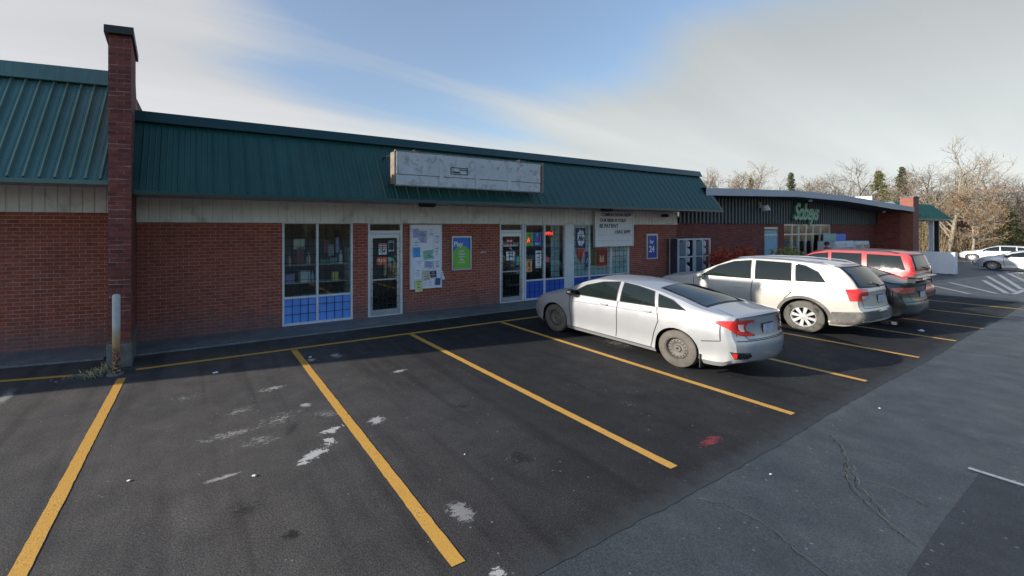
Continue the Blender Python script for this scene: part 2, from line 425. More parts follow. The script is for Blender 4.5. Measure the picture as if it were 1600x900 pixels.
stains = [
 (1.12,4.34,.30,.10,.55,WH,.95,.40),(1.42,4.76,.20,.09,.3,WH,.95,.38),(1.33,4.53,.10,.13,.2,WH,.95,.45),
 (2.01,4.74,.17,.13,.3,WH,.75,.42),(2.01,2.90,.13,.16,.2,WH,.45,.30),
 (.35,5.2,.85,.20,.1,WH,.7,.80),(.95,5.35,.8,.65,.5,WH,.7,.98),(1.0,6.4,.4,.16,.1,WH,.7,.72),(.5,5.8,.8,.4,.2,WH,.6,.98),(.6,4.9,.9,.35,.05,WH,.6,.95),(1.5,5.2,.35,.6,.9,WH,.6,.95),(3.05,3.3,.30,.22,.3,(.010,.010,.011),.7,.62),(5.7,3.7,.35,.25,.1,(.008,.008,.009),.7,.60),(.35,3.75,.28,.2,.5,(.012,.012,.013),.6,.66),(3.2,4.6,.2,.15,0,(.010,.010,.011),.6,.6),(-2.6,4.5,.4,.3,0,(.012,.012,.013),.5,.7),(-.2,6.6,.9,.6,0,WH,.5,1.1),
 (2.33,7.5,.16,.2,.2,WH,.7,.5),(1.85,7.45,.12,.12,0,WH,.8,.5),(.21,4.34,.28,.05,.1,WH,.7,.50),(1.31,5.6,.13,.10,0,WH,.8,.5),
 (3.05,6.2,.2,.09,.2,WH,.7,.5),(1.88,2.27,.10,.07,0,WH,.9,.45),
 (.65,3.29,.10,.08,0,(.012,.012,.013),.8,.40),(1.0,5.0,.3,.12,1.0,(.015,.015,.016),.7,.5),(-.1,2.9,.1,.05,.4,(.015,.015,.016),.7,.45),
 (5.25,2.57,.36,.08,.08,(.42,.04,.06),.48,.50),(-2.5,7.8,.12,.55,.1,WH,.5,.5),(5.3,3.6,.5,.45,.2,WH,.35,1.1),
 (3.6,3.5,.22,.4,.2,(.015,.015,.017),.35,.5),(2.8,3.1,.2,.7,.25,(.015,.015,.017),.35,.45),(7.9,5.6,.8,.9,0,WH,.4,.84),(11.0,4.2,.5,.4,0,(.35,.34,.32),.4,.80),
 (.6,5.0,1.7,1.3,.3,(.085,.078,.068),.3,.55)]
M['new_asphalt'] = asphalt('new_asphalt', (.019,.0195,.021), (.028,.027,.026), stains, tracks=True, rough=.8)
M['old_asphalt'] = asphalt('old_asphalt', (.032,.039,.043), (.047,.053,.055), [], tracks=False, rough=.5)
M['patch_asphalt'] = asphalt('patch_asphalt', (.019,.022,.027), (.026,.028,.031), [], rough=.6)
M['walk'] = asphalt('pale_walk', (.13,.14,.14), (.2,.2,.19), [], rough=.8)
M['earth'] = mat('dry_grass_ground', (.12,.10,.05), .95, var=.4, scale=.6, bump=.5)
def paint(name, c, wear=.45):
    t = NT(name); o = t.obj()
    a = t.noise(o, 2.5, 6, .7); b = t.noise(o, 70, 4, .7)
    cc = t.mix(t.rr(a, .3, .7), tuple(v * .82 for v in c), c)
    k = t.math('MULTIPLY', t.rr(b, .52, .62), t.rr(a, .40, .60, .2, 1.0))
    cc = t.mix(t.math('MULTIPLY', k, wear), cc, (.07,.065,.06))
    t.set('Base Color', cc); t.set('Roughness', .65); t.bump(b, .3, .004); return t.m
M['yellow'] = paint('yellow_line_paint', (.66,.35,.06), .75)
M['white_line'] = paint('white_line_paint', (.36,.38,.40), .9)

# ================================================================== ground
g = MB()
xs = [-300, -60, 24, 60, 124, 160, 700]; ys_ = [-300, -60, 0, 60, 500]
for i in range(len(xs) - 1):
    for j in range(len(ys_) - 1):
        a, b, c, d = xs[i], xs[i+1], ys_[j], ys_[j+1]
        g.add([(a, c, gz(a) - .012), (b, c, gz(b) - .012), (b, d, gz(b) - .012), (a, d, gz(a) - .012)], [(0,1,2,3)])
tag(build('ground', g, M['earth'], uv=False), kind='structure')
g = MB(); g.sheet([(-50,-50),(24,-50),(24,45),(-50,45)], -.004); g.sheet([(24,-50),(88,-50),(88,32),(24,45)], -.004)
tag(build('parking_lot', g, M['old_asphalt'], uv=False), kind='structure')
g = MB(); rnd = random.Random(5)
edge = []
x = -14.0
while x < 24: edge.append((x, 2.05 + .022 * (x if x > 0 else 0) * 1.1 + rnd.uniform(-.014, .014) + .02 * math.sin(x * .9))); x += .11
g.sheet(edge + [(24, 2.62), (24, 11.0), (-14, 11.0)], -.001)
tag(build('resurfaced_asphalt_strip', g, M['new_asphalt'], uv=False), kind='structure')
g = MB(); g.sheet([(-6,-6),(6.82,-6),(6.92,.2),(6.95,1.03),(5.5,1.0),(4.2,.95),(1,.9),(-6,.85)], -.0025)
tag(build('asphalt_patch', g, M['patch_asphalt'], uv=False), kind='structure')
# walk along the stores: one low pale slab
g = MB(); g.box(-1.2, 18.2, 9.15, 10.1, -.02, .03); g.box(18.2, 24, 8.9, 10.1, -.02, .035)
bevel(tag(build('sidewalk', g, M['walk']), kind='structure'), .012)

def line_obj(name, pts, wid, mat_, z=.004, label=None, grp=None):
    m = MB()
    for (a, b) in zip(pts, pts[1:]):
        a = Vector(a); b = Vector(b); d = (b - a).normalized(); n = Vector((-d.y, d.x)) * wid / 2
        k = max(1, int((b - a).length / .07)); rl = random.Random(int(a.x * 50 + wid * 999)); jj = [(1 + rl.uniform(-.06,.06), 1 + rl.uniform(-.06,.06)) for _ in range(k + 1)]
        for i in range(k):
            p = a.lerp(b, i / k); q = a.lerp(b, (i + 1) / k)
            (u0, w0), (u1, w1) = jj[i], jj[i + 1]
            m.add([(p.x+n.x*u0, p.y+n.y*u0, z+gz(p.x)), (p.x-n.x*w0, p.y-n.y*w0, z+gz(p.x)), (q.x-n.x*w1, q.y-n.y*w1, z+gz(q.x)), (q.x+n.x*u1, q.y+n.y*u1, z+gz(q.x))], [(0,1,2,3)])
    return tag(build(name, m, mat_, uv=False), kind='structure')
LX = [-1.15, 1.68, 4.32, 6.95, 9.48, 12.08, 14.55, 16.9, 19.4, 21.9]
for i, x in enumerate(LX):
    line_obj('parking_line', [(x, 2.45 if i else 2.2), (x + (0 if i else .02), 8.18 if i else 7.92)], .12, M['yellow'])
line_obj('wall_side_line', [(-.98, 8.28), (24.0, 8.18)], .10, M['yellow'], z=.006)
line_obj('wall_side_line', [(-3.6, 8.78), (-1.72, 8.38)], .10, M['yellow'], z=.006)
line_obj('patch_line', [(6.98, 1.10), (6.98, -3)], .06, M['white_line'], z=.006)
# hatched no-parking bay beyond the red car
for a, b in [((27.3,3.3),(36,3.6)), ((27.4,3.45),(35.2,5.1)), ((28.6,3.42),(39.5,5.6)), ((26.9,3.6),(31.5,5.5)), ((25.6,4.0),(28.8,5.6)), ((30.5,3.5),(44,5.9)), ((34,3.6),(47,6.0))]:
    line_obj('hatch_line', [a, b], .14, M['white_line'])
for x in (44.5, 47.3, 50.1):
    line_obj('far_bay_line', [(x, 2.5), (x, 8)], .12, M['white_line'])
# cracks in the old asphalt
def crack(pts, seed, wid=.022):
    r = random.Random(seed); m = MB(); P_ = []
    for a, b in zip(pts, pts[1:]):
        n = max(2, int(math.dist(a, b) / .05))
        for i in range(n): P_.append((lerp(a[0], b[0], i/n) + r.uniform(-.018,.018), lerp(a[1], b[1], i/n) + r.uniform(-.018,.018)))
    P_.append(pts[-1])
    for a, b in zip(P_, P_[1:]):
        d = Vector((b[0]-a[0], b[1]-a[1])); 
        if d.length < 1e-5: continue
        d.normalize(); wv = wid * r.uniform(.25, 1.1) / 2; n = Vector((-d.y, d.x)) * wv
        m.add([(a[0]+n.x, a[1]+n.y, .001),(a[0]-n.x, a[1]-n.y, .001),(b[0]-n.x, b[1]-n.y, .001),(b[0]+n.x, b[1]+n.y, .001)], [(0,1,2,3)])
    return m
M['crack'] = mat('crack_fill', (.03,.03,.03), .95)
M['crack_dust'] = mat('crack_dust', (.17,.165,.13), .95)
cA = [(6.64,2.01),(6.35,1.84),(6.06,1.71),(5.65,1.61),(5.4,1.47),(5.18,1.3),(4.9,1.0)]
cB = [(4.03,2.08),(4.12,1.92),(4.17,1.76),(4.12,1.55),(4.02,1.42),(3.97,1.31),(3.93,1.18),(3.9,.8)]
cC = [(5.99,1.68),(5.53,1.49),(5.32,1.31),(5.19,1.23)]
cE = [[(5.65,1.61),(5.8,1.35),(5.7,1.1)]]
for i, c_ in enumerate([cA, cB, cC] + cE):
    tag(build('pavement_crack', crack(c_, 3 + i, .009), M['crack'], uv=False), kind='structure')
    tag(build('pavement_crack', crack([(x + .02, y - .018) for x, y in c_], 13 + i, .008), M['crack_dust'], uv=False), kind='structure')

# ================================================================== near store
def ribbed(mb, x0, x1, y, z0, z1, pitch=.2, depth=.018, rib=.03, m=0, groove=True):
    """vertical siding: flat pans with narrow grooves, facing -Y"""
    pts = [(x0, y)]
    x = x0 + pitch
    while x < x1 - .03:
        pts += [(x - rib, y), (x - rib * .6, y + depth), (x + rib * .1, y + depth), (x + rib * .4, y)]
        x += pitch
    pts.append((x1, y))
    n = len(pts)
    mb.add([(a, b, z0) for a, b in pts] + [(a, b, z1) for a, b in pts], [(i, i + 1, n + i + 1, n + i) for i in range(n - 1)], m)
def slope_ribs(mb, x0, x1, ya, za, yb, zb_, pitch=.28, h=.03, wd=.035, m=0):
    """standing ribs on a sloped sheet from (ya,za) low to (yb,zb) high"""
    d = Vector((0, yb - ya, zb_ - za)); nrm = Vector((0, -(zb_ - za), (yb - ya))).normalized()
    x = x0 + pitch * .6
    while x < x1 - .05:
        a = Vector((x, ya, za)); b = Vector((x, yb, zb_))
        vs = []
        for p in (a, b):
            vs += [p + Vector((-wd, 0, 0)), p + Vector((-wd * .35, 0, 0)) + nrm * h, p + Vector((wd * .35, 0, 0)) + nrm * h, p + Vector((wd, 0, 0))]
        mb.add(vs, [(0,1,5,4),(1,2,6,5),(2,3,7,6),(0,3,2,1),(4,5,6,7)], m)
        for off in (pitch * .33, pitch * .66):
            vs = []
            for p in (a, b):
                q = p + Vector((off, 0, 0)); vs += [q + Vector((-.012,0,0)), q + nrm * .008, q + Vector((.012,0,0))]
            mb.add(vs, [(0,1,4,3),(1,2,5,4)], m)
        x += pitch
YW = 10.1
def wall_with_openings(mb, x0, x1, z0, z1, opens, y0, y1):
    """brick wall panels left round rectangular openings (x0,x1,z0,z1)"""
    opens = sorted(opens); x = x0
    for (a, b, c, d) in opens:
        if a > x: mb.box(x, a, y0, y1, z0, z1)
        if c > z0 + .005: mb.box(a, b, y0, y1, z0, c)
        if d < z1 - .005: mb.box(a, b, y0, y1, d, z1)
        x = b
    if x < x1: mb.box(x, x1, y0, y1, z0, z1)

store = empty('store_building', (8.5, YW, 0), 'low red brick store with a teal metal mansard roof and two barred glass doors', 'building')
wl = MB()
OPN = [(1.79,3.60,.03,2.58), (4.02,5.07,.03,2.58), (8.50,14.90,.03,2.58)]
wall_with_openings(wl, -1.18, 18.0, 0, 2.58, OPN, YW, YW + .2)
wl.box(17.8, 18.0, YW + .2, 24, 0, 3.2); wl.box(-1.18, -1.0, YW + .2, 24, 0, 3.2); wl.box(-1.18, 18.0, 24, 24.2, 0, 3.2)
build('wall', wl, M['brick'], store)
fa = MB(); ribbed(fa, -1.18, 18.0, YW - .03, 2.58, 3.08, pitch=.205); fa.box(-1.18, 18.0, YW - .004, YW + .2, 2.585, 3.08)
fa.box(-1.18, 18.0, YW - .045, YW - .02, 2.555, 2.585)
build('fascia_band', fa, M['siding'], store)
sf = MB(); sf.box(-1.18, 18.5, 8.72, YW - .035, 3.085, 3.11)
build('soffit', sf, M['soffit'], store)
YE, YR, ZE, ZR = 8.65, 9.6, 3.08, 4.70
rf = MB(); rf.extrude_x([(YE, ZE), (YE, ZE + .04), (YR, ZR), (24.2, ZR - .3), (24.2, 3.12), (YE + .06, 3.12)], -1.18, 18.55)
slope_ribs(rf, -1.15, 18.5, YE, ZE + .04, YR, ZR, pitch=.305, h=.02, wd=.022)
build('roof', rf, M['teal'], store, auto=25)
tr = MB(); tr.extrude_x([(YR - .16, ZR - .17), (YR - .19, ZR - .16), (YR - .10, ZR + .06), (YR + .25, ZR + .09), (YR + .25, ZR - .02), (YR - .02, ZR - .02)], -1.18, 18.57)
tr.box(-1.18, 18.56, YE - .025, YE + .03, ZE - .035, ZE + .02)
build('roof_trim', tr, M['teal_trim'], store)
gp = MB()
gp.extrude_x([(YE + .02, ZE + .01), (YR, ZR - .02), (YR + .3, ZR - .02), (YR + .3, ZE + .01)], 18.55, 18.58)
build('gable_trim', gp, M['teal_trim'], store)
it = MB(); it.box(-.9, 17.7, 12.6, 12.7, 0, 3.1); it.box(-.9, 17.7, YW + .2, 12.6, 2.75, 2.8); it.box(-.9, 17.7, YW + .2, 12.6, -.01, .04)
it.box(7.9, 8.0, YW + .2, 12.6, 0, 2.8); it.box(3.75, 3.82, YW + .2, 12.6, 0, 2.8)
build('interior', it, M['interior'], store)

def window(x0, x1, z0, z1, mull, rail, frame_w=.055, lower=None, upper=None, name='window', bars=True, pitch=.215, y=YW + .03):
    fr = MB(); yb = y + .09
    fr.box(x0, x0 + frame_w, y - .02, yb, z0, z1); fr.box(x1 - frame_w, x1, y - .02, yb, z0, z1)
    fr.box(x0 + frame_w, x1 - frame_w, y - .018, yb, z1 - .045, z1); fr.box(x0 + frame_w, x1 - frame_w, y - .018, yb, z0, z0 + .055)
    for m_ in mull: fr.box(m_ - frame_w * .5, m_ + frame_w * .5, y - .015, yb - .004, z0 + .055, z1 - .045)
    xs_ = [x0 + frame_w] + [v for m_ in mull for v in (m_ - frame_w * .5, m_ + frame_w * .5)] + [x1 - frame_w]
    cells = [(xs_[i], xs_[i + 1]) for i in range(0, len(xs_), 2)]
    for a, b in cells: fr.box(a, b, y - .012, yb - .008, rail - .025, rail + .025)
    f = build(name, fr, M['white_frame'], store)
    bevel(f, .004, 1)
    for i, (a, b) in enumerate(cells):
        boxobj('pane', (a, b, y + .04, y + .046, rail + .025, z1 - .045), M['glass'], f)
        boxobj('lower_panel', (a, b, y + .035, y + .05, z0 + .055, rail - .025), lower or M['blue_panel'], f)
        if upper and upper[i]: boxobj('backing_panel', (a, b, y + .075, y + .085, rail + .025, z1 - .045), upper[i], f)
        if bars:
            gm = MB(); yy = y + .012
            n = max(2, round((b - a) / pitch)); 
            for k in range(1, n):
                xx = a + (b - a) * k / n; gm.box(xx - .0055, xx + .0055, yy, yy + .01, z0 + .055, rail - .025); gm.box(xx - .004, xx + .004, yy, yy + .008, rail + .025, z1 - .045)
            zz_ = z0 + .055 + .21
            while zz_ < z1 - .1:
                if abs(zz_ - rail) > .03: gm.box(a, b, yy + .002, yy + .012, zz_ - .0055, zz_ + .0055)
                zz_ += .21
            build('grille', gm, M['grille'], f)
    return f
window(1.79, 3.60, .03, 2.58, [2.66], .71)
window(9.56, 11.47, .03, 2.56, [10.46], .68, lower=M['blue_panel2'])
window(11.80, 14.90, .03, 2.56, [12.68, 13.86], .68, lower=M['blue_panel2'], upper=[M['pale_panel']] * 3)
po = MB(); po.box(11.47, 11.80, YW + .005, YW + .14, .03, 2.56); build('window_post', po, M['white_frame'], store)

def door(x0, x1, z1=2.58, leaf=2.27):
    y = YW + .02; fr = MB()
    fr.box(x0, x0 + .07, y, y + .12, .03, z1); fr.box(x1 - .07, x1, y, y + .12, .03, z1)
    fr.box(x0 + .07, x1 - .07, y + .002, y + .12, leaf, leaf + .09); fr.box(x0 + .07, x1 - .07, y + .002, y + .12, z1 - .05, z1)
    fr.box(x0 + .07, x1 - .07, y - .01, y + .14, .03, .055)
    f = build('door_frame', fr, M['white_frame'], store); bevel(f, .004, 1)
    boxobj('transom_pane', (x0 + .07, x1 - .07, y + .05, y + .056, leaf + .09, z1 - .05), M['glass'], f)
    lf = MB(); a, b = x0 + .075, x1 - .075; s_ = .085
    lf.box(a, a + s_, y + .03, y + .075, .06, leaf - .005); lf.box(b - s_, b, y + .03, y + .075, .06, leaf - .005)
    lf.box(a + s_, b - s_, y + .032, y + .073, .06, .20); lf.box(a + s_, b - s_, y + .032, y + .073, leaf - .12, leaf - .005)
    lf.box(a + s_, b - s_, y + .025, y + .06, 1.0, 1.04)
    d = build('door', lf, M['alu'], store); bevel(d, .004, 1)
    boxobj('pane', (a + s_, b - s_, y + .05, y + .055, .20, leaf - .12), M['glass'], d)
    hm = MB(); hm.path([(b - .12, y + .03, .95), (b - .12, y - .03, .97), (b - .12, y - .03, 1.22), (b - .12, y + .03, 1.24)], .012, 8)
    build('handle', hm, M['alu'], d)
    gm = MB(); n = 5
    for k in range(1, n): xx = lerp(a + s_, b - s_, k / n); gm.box(xx - .005, xx + .005, y + .036, y + .045, .2, leaf - .12)
    zz_ = .35
    while zz_ < leaf - .15: gm.box(a + s_ * .3, b - s_ * .3, y + .020, y + .030, zz_ - .005, zz_ + .005); zz_ += .19
    build('grille', gm, M['grille'], d)
door(4.02, 5.07); door(8.50, 9.54)

# firewall pillar between the two stores
pil = empty('brick_pillar', (-1.25, 9.3, 0), 'tall dark brick firewall pillar with a dark cap rising above the teal roofs', 'pillar')
pm = MB(); plan = [(-1.42, 8.58), (-1.075, 8.5), (-1.15, 9.7), (-1.5, 9.7)]
pm.prism(plan, .42, 5.80); pm.prism([(-1.5, 9.7), (-1.152, 9.7), (-1.185, 10.12), (-1.185, 11.5), (-1.6, 11.5)], .42, 5.15); pil_b = build('brick_shaft', pm, M['brick_dark'], pil)
cp = MB(); cp.prism([(-1.47,8.50),(-1.03,8.42),(-1.11,9.76),(-1.55,9.76)], 5.80, 5.93); build('cap', cp, M['black'], pil)
bs = MB(); bs.prism([(-1.44,8.54),(-1.055,8.46),(-1.16,10.09),(-1.57,10.09)], 0, .42)
bevel(build('concrete_base', bs, M['concrete'], pil), .02)

# left store (turned slightly away)
lroot = empty('store_building', (-1.42, 10.12, 0), 'left brick store with sunlit ribs on its taller teal roof, cut by the photo edge', 'building', rz=R(-8.5))
X0 = -14.0
lw = MB(); lw.box(X0, -.02, 0, .2, 0, 2.74); lw.box(X0, X0 + .2, .2, 13, 0, 3.2); build('wall', lw, M['brick'], lroot, local=True)
lf_ = MB(); ribbed(lf_, X0, -.02, -.03, 2.745, 3.26, pitch=.205); lf_.box(X0, -.02, -.003, .2, 2.745, 3.26); build('fascia_band', lf_, M['siding'], lroot, local=True)
ls = MB(); ls.box(X0, 0.22, -1.4, -.035, 3.262, 3.29); build('soffit', ls, M['soffit'], lroot, local=True)
lr = MB(); lr.extrude_x([(-1.47, 3.22), (-1.47, 3.27), (-.3, 5.45), (-.05, 5.45), (.15, 4.3), (13, 4.1), (13, 3.31), (-1.41, 3.31)], X0, 0.24)
slope_ribs(lr, X0, .2, -1.47, 3.27, -.3, 5.45, pitch=.215, h=.05, wd=.032)
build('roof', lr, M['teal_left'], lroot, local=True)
lt = MB(); lt.extrude_x([(-.50, 5.20), (-.53, 5.21), (-.44, 5.52), (-.1, 5.56), (-.1, 5.45), (-.34, 5.43)], X0, .25); lt.box(X0, .25, -1.49, -1.44, 3.19, 3.26, 0)
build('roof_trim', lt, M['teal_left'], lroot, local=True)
lx = MB(); lx.box(X0, -.03, -.95, -.002, -.02, .03); lwk = build('sidewalk', lx, M['walk'], None)
lwk.location = lroot.location; lwk.rotation_euler = lroot.rotation_euler; tag(lwk, kind='structure')

# dark soffit lights
for x, lab in ((5.3, 'small dark light box under the eave above the first glass door'), (12.3, 'small dark light box under the eave beside the letter board')):
    r_ = empty('soffit_light', (x, 9.15, 3.02), lab, 'light fixture', 'light boxes under the eave')
    boxobj('housing', (x - .22, x + .22, 9.08, 9.22, 2.99, 3.083), M['black'], r_); boxobj('lens', (x - .18, x + .18, 9.10, 9.20, 2.975, 2.99), M['dark_gap'], r_)
r_ = empty('security_camera', (16.9, 9.95, 2.9), 'small dark camera on the white band near the end of the store', 'camera')
boxobj('housing', (16.82, 17.0, 9.85, 10.02, 2.86, 2.98), M['black'], r_)
lm = MB(); lm.tube((16.86, 9.85, 2.92), (16.84, 9.78, 2.9), .04, .04, 10); build('lens', lm, M['dark_gap'], r_)

# ------------------------------------------------------------------ blank roof sign
M['old_white'] = mat('peeling_white_board', (.50,.52,.53), .75, var=.10, scale=3, bump=.15, dirt=((.20,.18,.15), 6, .52, .6))
sg = empty('roof_sign', (6.45, 8.6, 3.45), 'long blank peeling white signboard fixed to the teal roof above the doors', 'sign')
sb = MB(); y0 = 8.50; 
xx = [4.09, 5.32, 6.42, 7.48, 8.62]
for a, b in zip(xx, xx[1:]):
    sb.box(a + .004, b - .004, y0, y0 + .04, 3.70, 4.225); sb.box(a + .004, b - .004, y0 + .006, y0 + .04, 3.45, 3.685)
build('board', sb, M['old_white'], sg)
for x in (5.32, 6.42, 7.48):
    sb = MB(); sb.box(x - .06, x + .06, y0 - .014, y0 - .001, 3.449, 4.226); build('batten', sb, M['old_white'], sg)
sb = MB(); sb.box(4.06, 8.66, y0 - .01, y0 + .05, 4.228, 4.255); sb.box(4.06, 8.66, y0 - .01, y0 + .05, 3.42, 3.447)
build('trim', sb, mat('weathered_trim', (.2,.19,.17), .8, var=.4, scale=9), sg)
sb = MB(); sb.box(4.05, 4.09, y0 + .02, y0 + .24, 3.47, 4.22); sb.box(8.66, 8.72, y0 - .02, y0 + .24, 3.42, 4.26); sb.box(4.09, 8.66, y0 + .045, y0 + .24, 3.46, 4.2)
build('frame', sb, M['wood'], sg)
for x in (4.1, 5.6, 7.1, 8.5):
    for za, yb_ in ((4.17, 9.35), (3.5, 9.0)):
        sb = MB(); sb.tube((x, y0 + .2, za), (x, yb_, za), .02, .02); build('bracket', sb, M['black'], sg)
for x, z in ((4.6, 4.26), (7.9, 4.26)):
    sb = MB(); sb.box(x, x + .2, y0 + .05, y0 + .2, z, z + .05); build('lamp_socket', sb, M['black'], sg)
sb = MB(); mx_, mz_ = 5.85, 3.86
sb.box(mx_ - .26, mx_ + .26, y0 - .008, y0 - .002, mz_ + .07, mz_ + .09); sb.box(mx_ - .26, mx_ + .26, y0 - .008, y0 - .002, mz_ - .09, mz_ - .07)
sb.box(mx_ - .26, mx_ - .235, y0 - .009, y0 - .003, mz_ - .09, mz_ + .09); sb.box(mx_ + .235, mx_ + .26, y0 - .009, y0 - .003, mz_ - .09, mz_ + .09)
sb.box(mx_ - .2, mx_ + .03, y0 - .007, y0 - .001, mz_ - .05, mz_ - .015); sb.box(mx_ + .0, mx_ + .22, y0 - .007, y0 - .001, mz_ + .02, mz_ + .045)
build('maker_plate', sb, M['black'], sg)

# ------------------------------------------------------------------ text
def text_mesh(body, size, shear=0.0, extrude=.002, spacing=1.0, offset=0.0):
    cu = bpy.data.curves.new('t', 'FONT'); cu.body = body; cu.size = size; cu.extrude = extrude; cu.align_x = 'CENTER'; cu.align_y = 'CENTER'
    cu.shear = shear; cu.space_character = spacing; cu.offset = offset; cu.resolution_u = 3
    o = bpy.data.objects.new('t', cu); col.objects.link(o)
    dg = bpy.context.evaluated_depsgraph_get()
    me = bpy.data.meshes.new_from_object(o.evaluated_get(dg)); bpy.data.objects.remove(o); bpy.data.curves.remove(cu)
    return me
def text(name, body, size, x, y, z, m, parent, **k):
    """upright lettering facing -Y"""
    me = text_mesh(body, size, **k); me.materials.clear(); me.materials.append(m)
    o = bpy.data.objects.new(name, me); col.objects.link(o)
    off = Vector((0,0,0)); p = parent
    while p is not None: off += p.location; p = p.parent
    o.location = Vector((x, y, z)) - off; o.rotation_euler = (R(90), 0, 0); o.parent = parent
    return o
M['ink'] = mat('black_ink', (.02,.022,.025), .6); M['ink_blue'] = mat('blue_grey_ink', (.05,.09,.12), .6)
M['white'] = mat('white_paint', (.72,.73,.74), .5, var=.06); M['paper'] = mat('paper', (.78,.80,.85), .8, var=.08, scale=9)

# letter board above the right window
lb = empty('letter_board', (13.8, 10.0, 1.74), 'white letter board hung over the right shop window with black slot letters', 'sign')
b = MB(); b.box(12.80, 14.90, 9.97, 10.045, 1.74, 3.02); build('panel', b, M['white'], lb)
b = MB()
b.box(12.76, 12.80, 9.955, 10.05, 1.72, 3.04); b.box(14.90, 14.94, 9.955, 10.05, 1.72, 3.04)
for i in range(7): z = 1.74 + i * 1.28 / 6; b.box(12.80, 14.90, 9.958, 9.969, z - .008, z + .008)
build('frame', b, M['alu'], lb)
for body, z, x, s_ in (('COMING SOON NEW', 2.905, 13.95, .17), ('OUR BEER IS COLD', 2.70, 13.75, .17), ('BE PATIENT', 2.49, 13.52, .20), ('I BAG $499', 2.27, 14.30, .19)):
    text('lettering', body, s_, x, 9.966, z, M['ink'], lb, offset=.004)

# notice board
nb = empty('notice_board', (5.79, 10.05, .70), 'tall white notice board layered with paper flyers beside the first glass door', 'notice board')
b = MB(); b.box(5.30, 6.28, 10.055, 10.095, .72, 2.50); build('backing', b, M['paper'], nb)
b = MB(); 
for q in ((5.27,5.30,10.04,10.098,.70,2.52),(6.28,6.31,10.04,10.098,.70,2.52),(5.30,6.28,10.04,10.098,2.50,2.52),(5.30,6.28,10.04,10.098,.70,.72)): b.box(*q)
build('frame', b, M['white_frame'], nb)
rn = random.Random(11)
pc = {'blue': mat('blue_flyer', (.08,.35,.75), .7), 'green': mat('green_flyer', (.28,.52,.42), .7), 'white': M['paper'], 'lilac': mat('lilac_flyer', (.4,.42,.62), .7), 'yellow': mat('yellow_flyer', (.62,.68,.3), .7), 'dark': mat('dark_photo_flyer', (.07,.05,.07), .6), 'navy': mat('navy_flyer', (.06,.1,.25), .7), 'cream': mat('cream_flyer', (.6,.57,.45), .8)}
def flyer(x, z, wd, ht, c, rot, label, cat='flyer', y=None, group='flyers pinned to the notice board'):
    global fy
    fy -= .0016; y = fy if y is None else y
    r_ = empty('flyer', (x, y, z), label, cat, group)
    m_ = MB(); cr, sr = math.cos(rot), math.sin(rot)
    def tf(a, b, yy): return (x + a * cr - b * sr, yy + .004 * math.sin(a * 9 + x * 7) , z + a * sr + b * cr)
    for k in range(3):
        a0, a1 = -wd/2 + wd * k / 3, -wd/2 + wd * (k + 1) / 3
        m_.add([tf(a0, -ht/2, y), tf(a1, -ht/2, y), tf(a1, ht/2, y), tf(a0, ht/2, y)], [(0,1,2,3)])
    build('sheet', m_, pc[c], r_)
    t_ = MB()
    zz_ = ht * .36; rr_ = random.Random(int(x * 100 + z * 31))
    while zz_ > -ht * .4:
        ln = rr_.uniform(.3, .8) * wd; hh = rr_.choice((.006, .008, .02))
        if hh < zz_ + ht * .4:
            pts = [tf(-ln/2, zz_, y - .004), tf(ln/2, zz_, y - .004), tf(ln/2, zz_ - hh, y - .004), tf(-ln/2, zz_ - hh, y - .004)]
            t_.add(pts, [(0,1,2,3)])
        zz_ -= hh + rr_.uniform(.02, .05)
    if t_.v: build('print', t_, M['ink_blue'] if c != 'dark' else pc['lilac'], r_)
    return r_
fy = 10.048
F = [(5.45,2.28,.2,.26,'lilac',.05,'pale lilac flyer at the top left of the notice board'),
 (5.66,2.18,.28,.36,'lilac',-.03,'large lilac sheet near the top of the notice board'),
 (5.95,2.28,.2,.3,'white',.06,'white flyer right of the top lilac sheet on the notice board'),
 (6.14,2.10,.2,.28,'white',-.08,'tilted white flyer near the right edge of the notice board'),
 (5.46,2.0,.2,.2,'white',.0,'white flyer directly above the bright blue flyer'),
 (5.47,1.74,.24,.28,'blue',.05,'bright blue flyer on the left of the notice board'),
 (5.86,1.66,.34,.26,'green',.12,'pale green flyer in the middle of the notice board'),
 (6.12,1.76,.2,.34,'white',-.15,'long white flyer right of the green flyer'),
 (5.56,1.40,.3,.26,'white',.1,'white flyer under the bright blue flyer'),
 (5.86,1.38,.24,.2,'lilac',-.1,'small lilac flyer under the green flyer'),
 (6.14,1.36,.22,.28,'white',.08,'white flyer at mid height on the right of the notice board'),
 (5.50,1.13,.26,.28,'white',-.12,'tilted white flyer low on the left of the notice board'),
 (5.78,1.08,.26,.3,'cream',.04,'cream flyer low in the middle of the notice board'),
 (6.0,1.10,.22,.19,'dark',.08,'small dark photo flyer low on the notice board'),
 (6.16,.88,.16,.2,'navy',-.05,'navy and white flyer in the bottom right corner of the notice board'),
 (5.9,.86,.26,.14,'white',.03,'small white sheet at the bottom of the notice board'),
 (5.52,.80,.24,.34,'yellow',.06,'yellow flyer hanging off the bottom left of the notice board'),
 (6.32,1.05,.08,.26,'white',.3,'torn white slip sticking out of the right edge of the notice board')]
for a in F: flyer(*a)

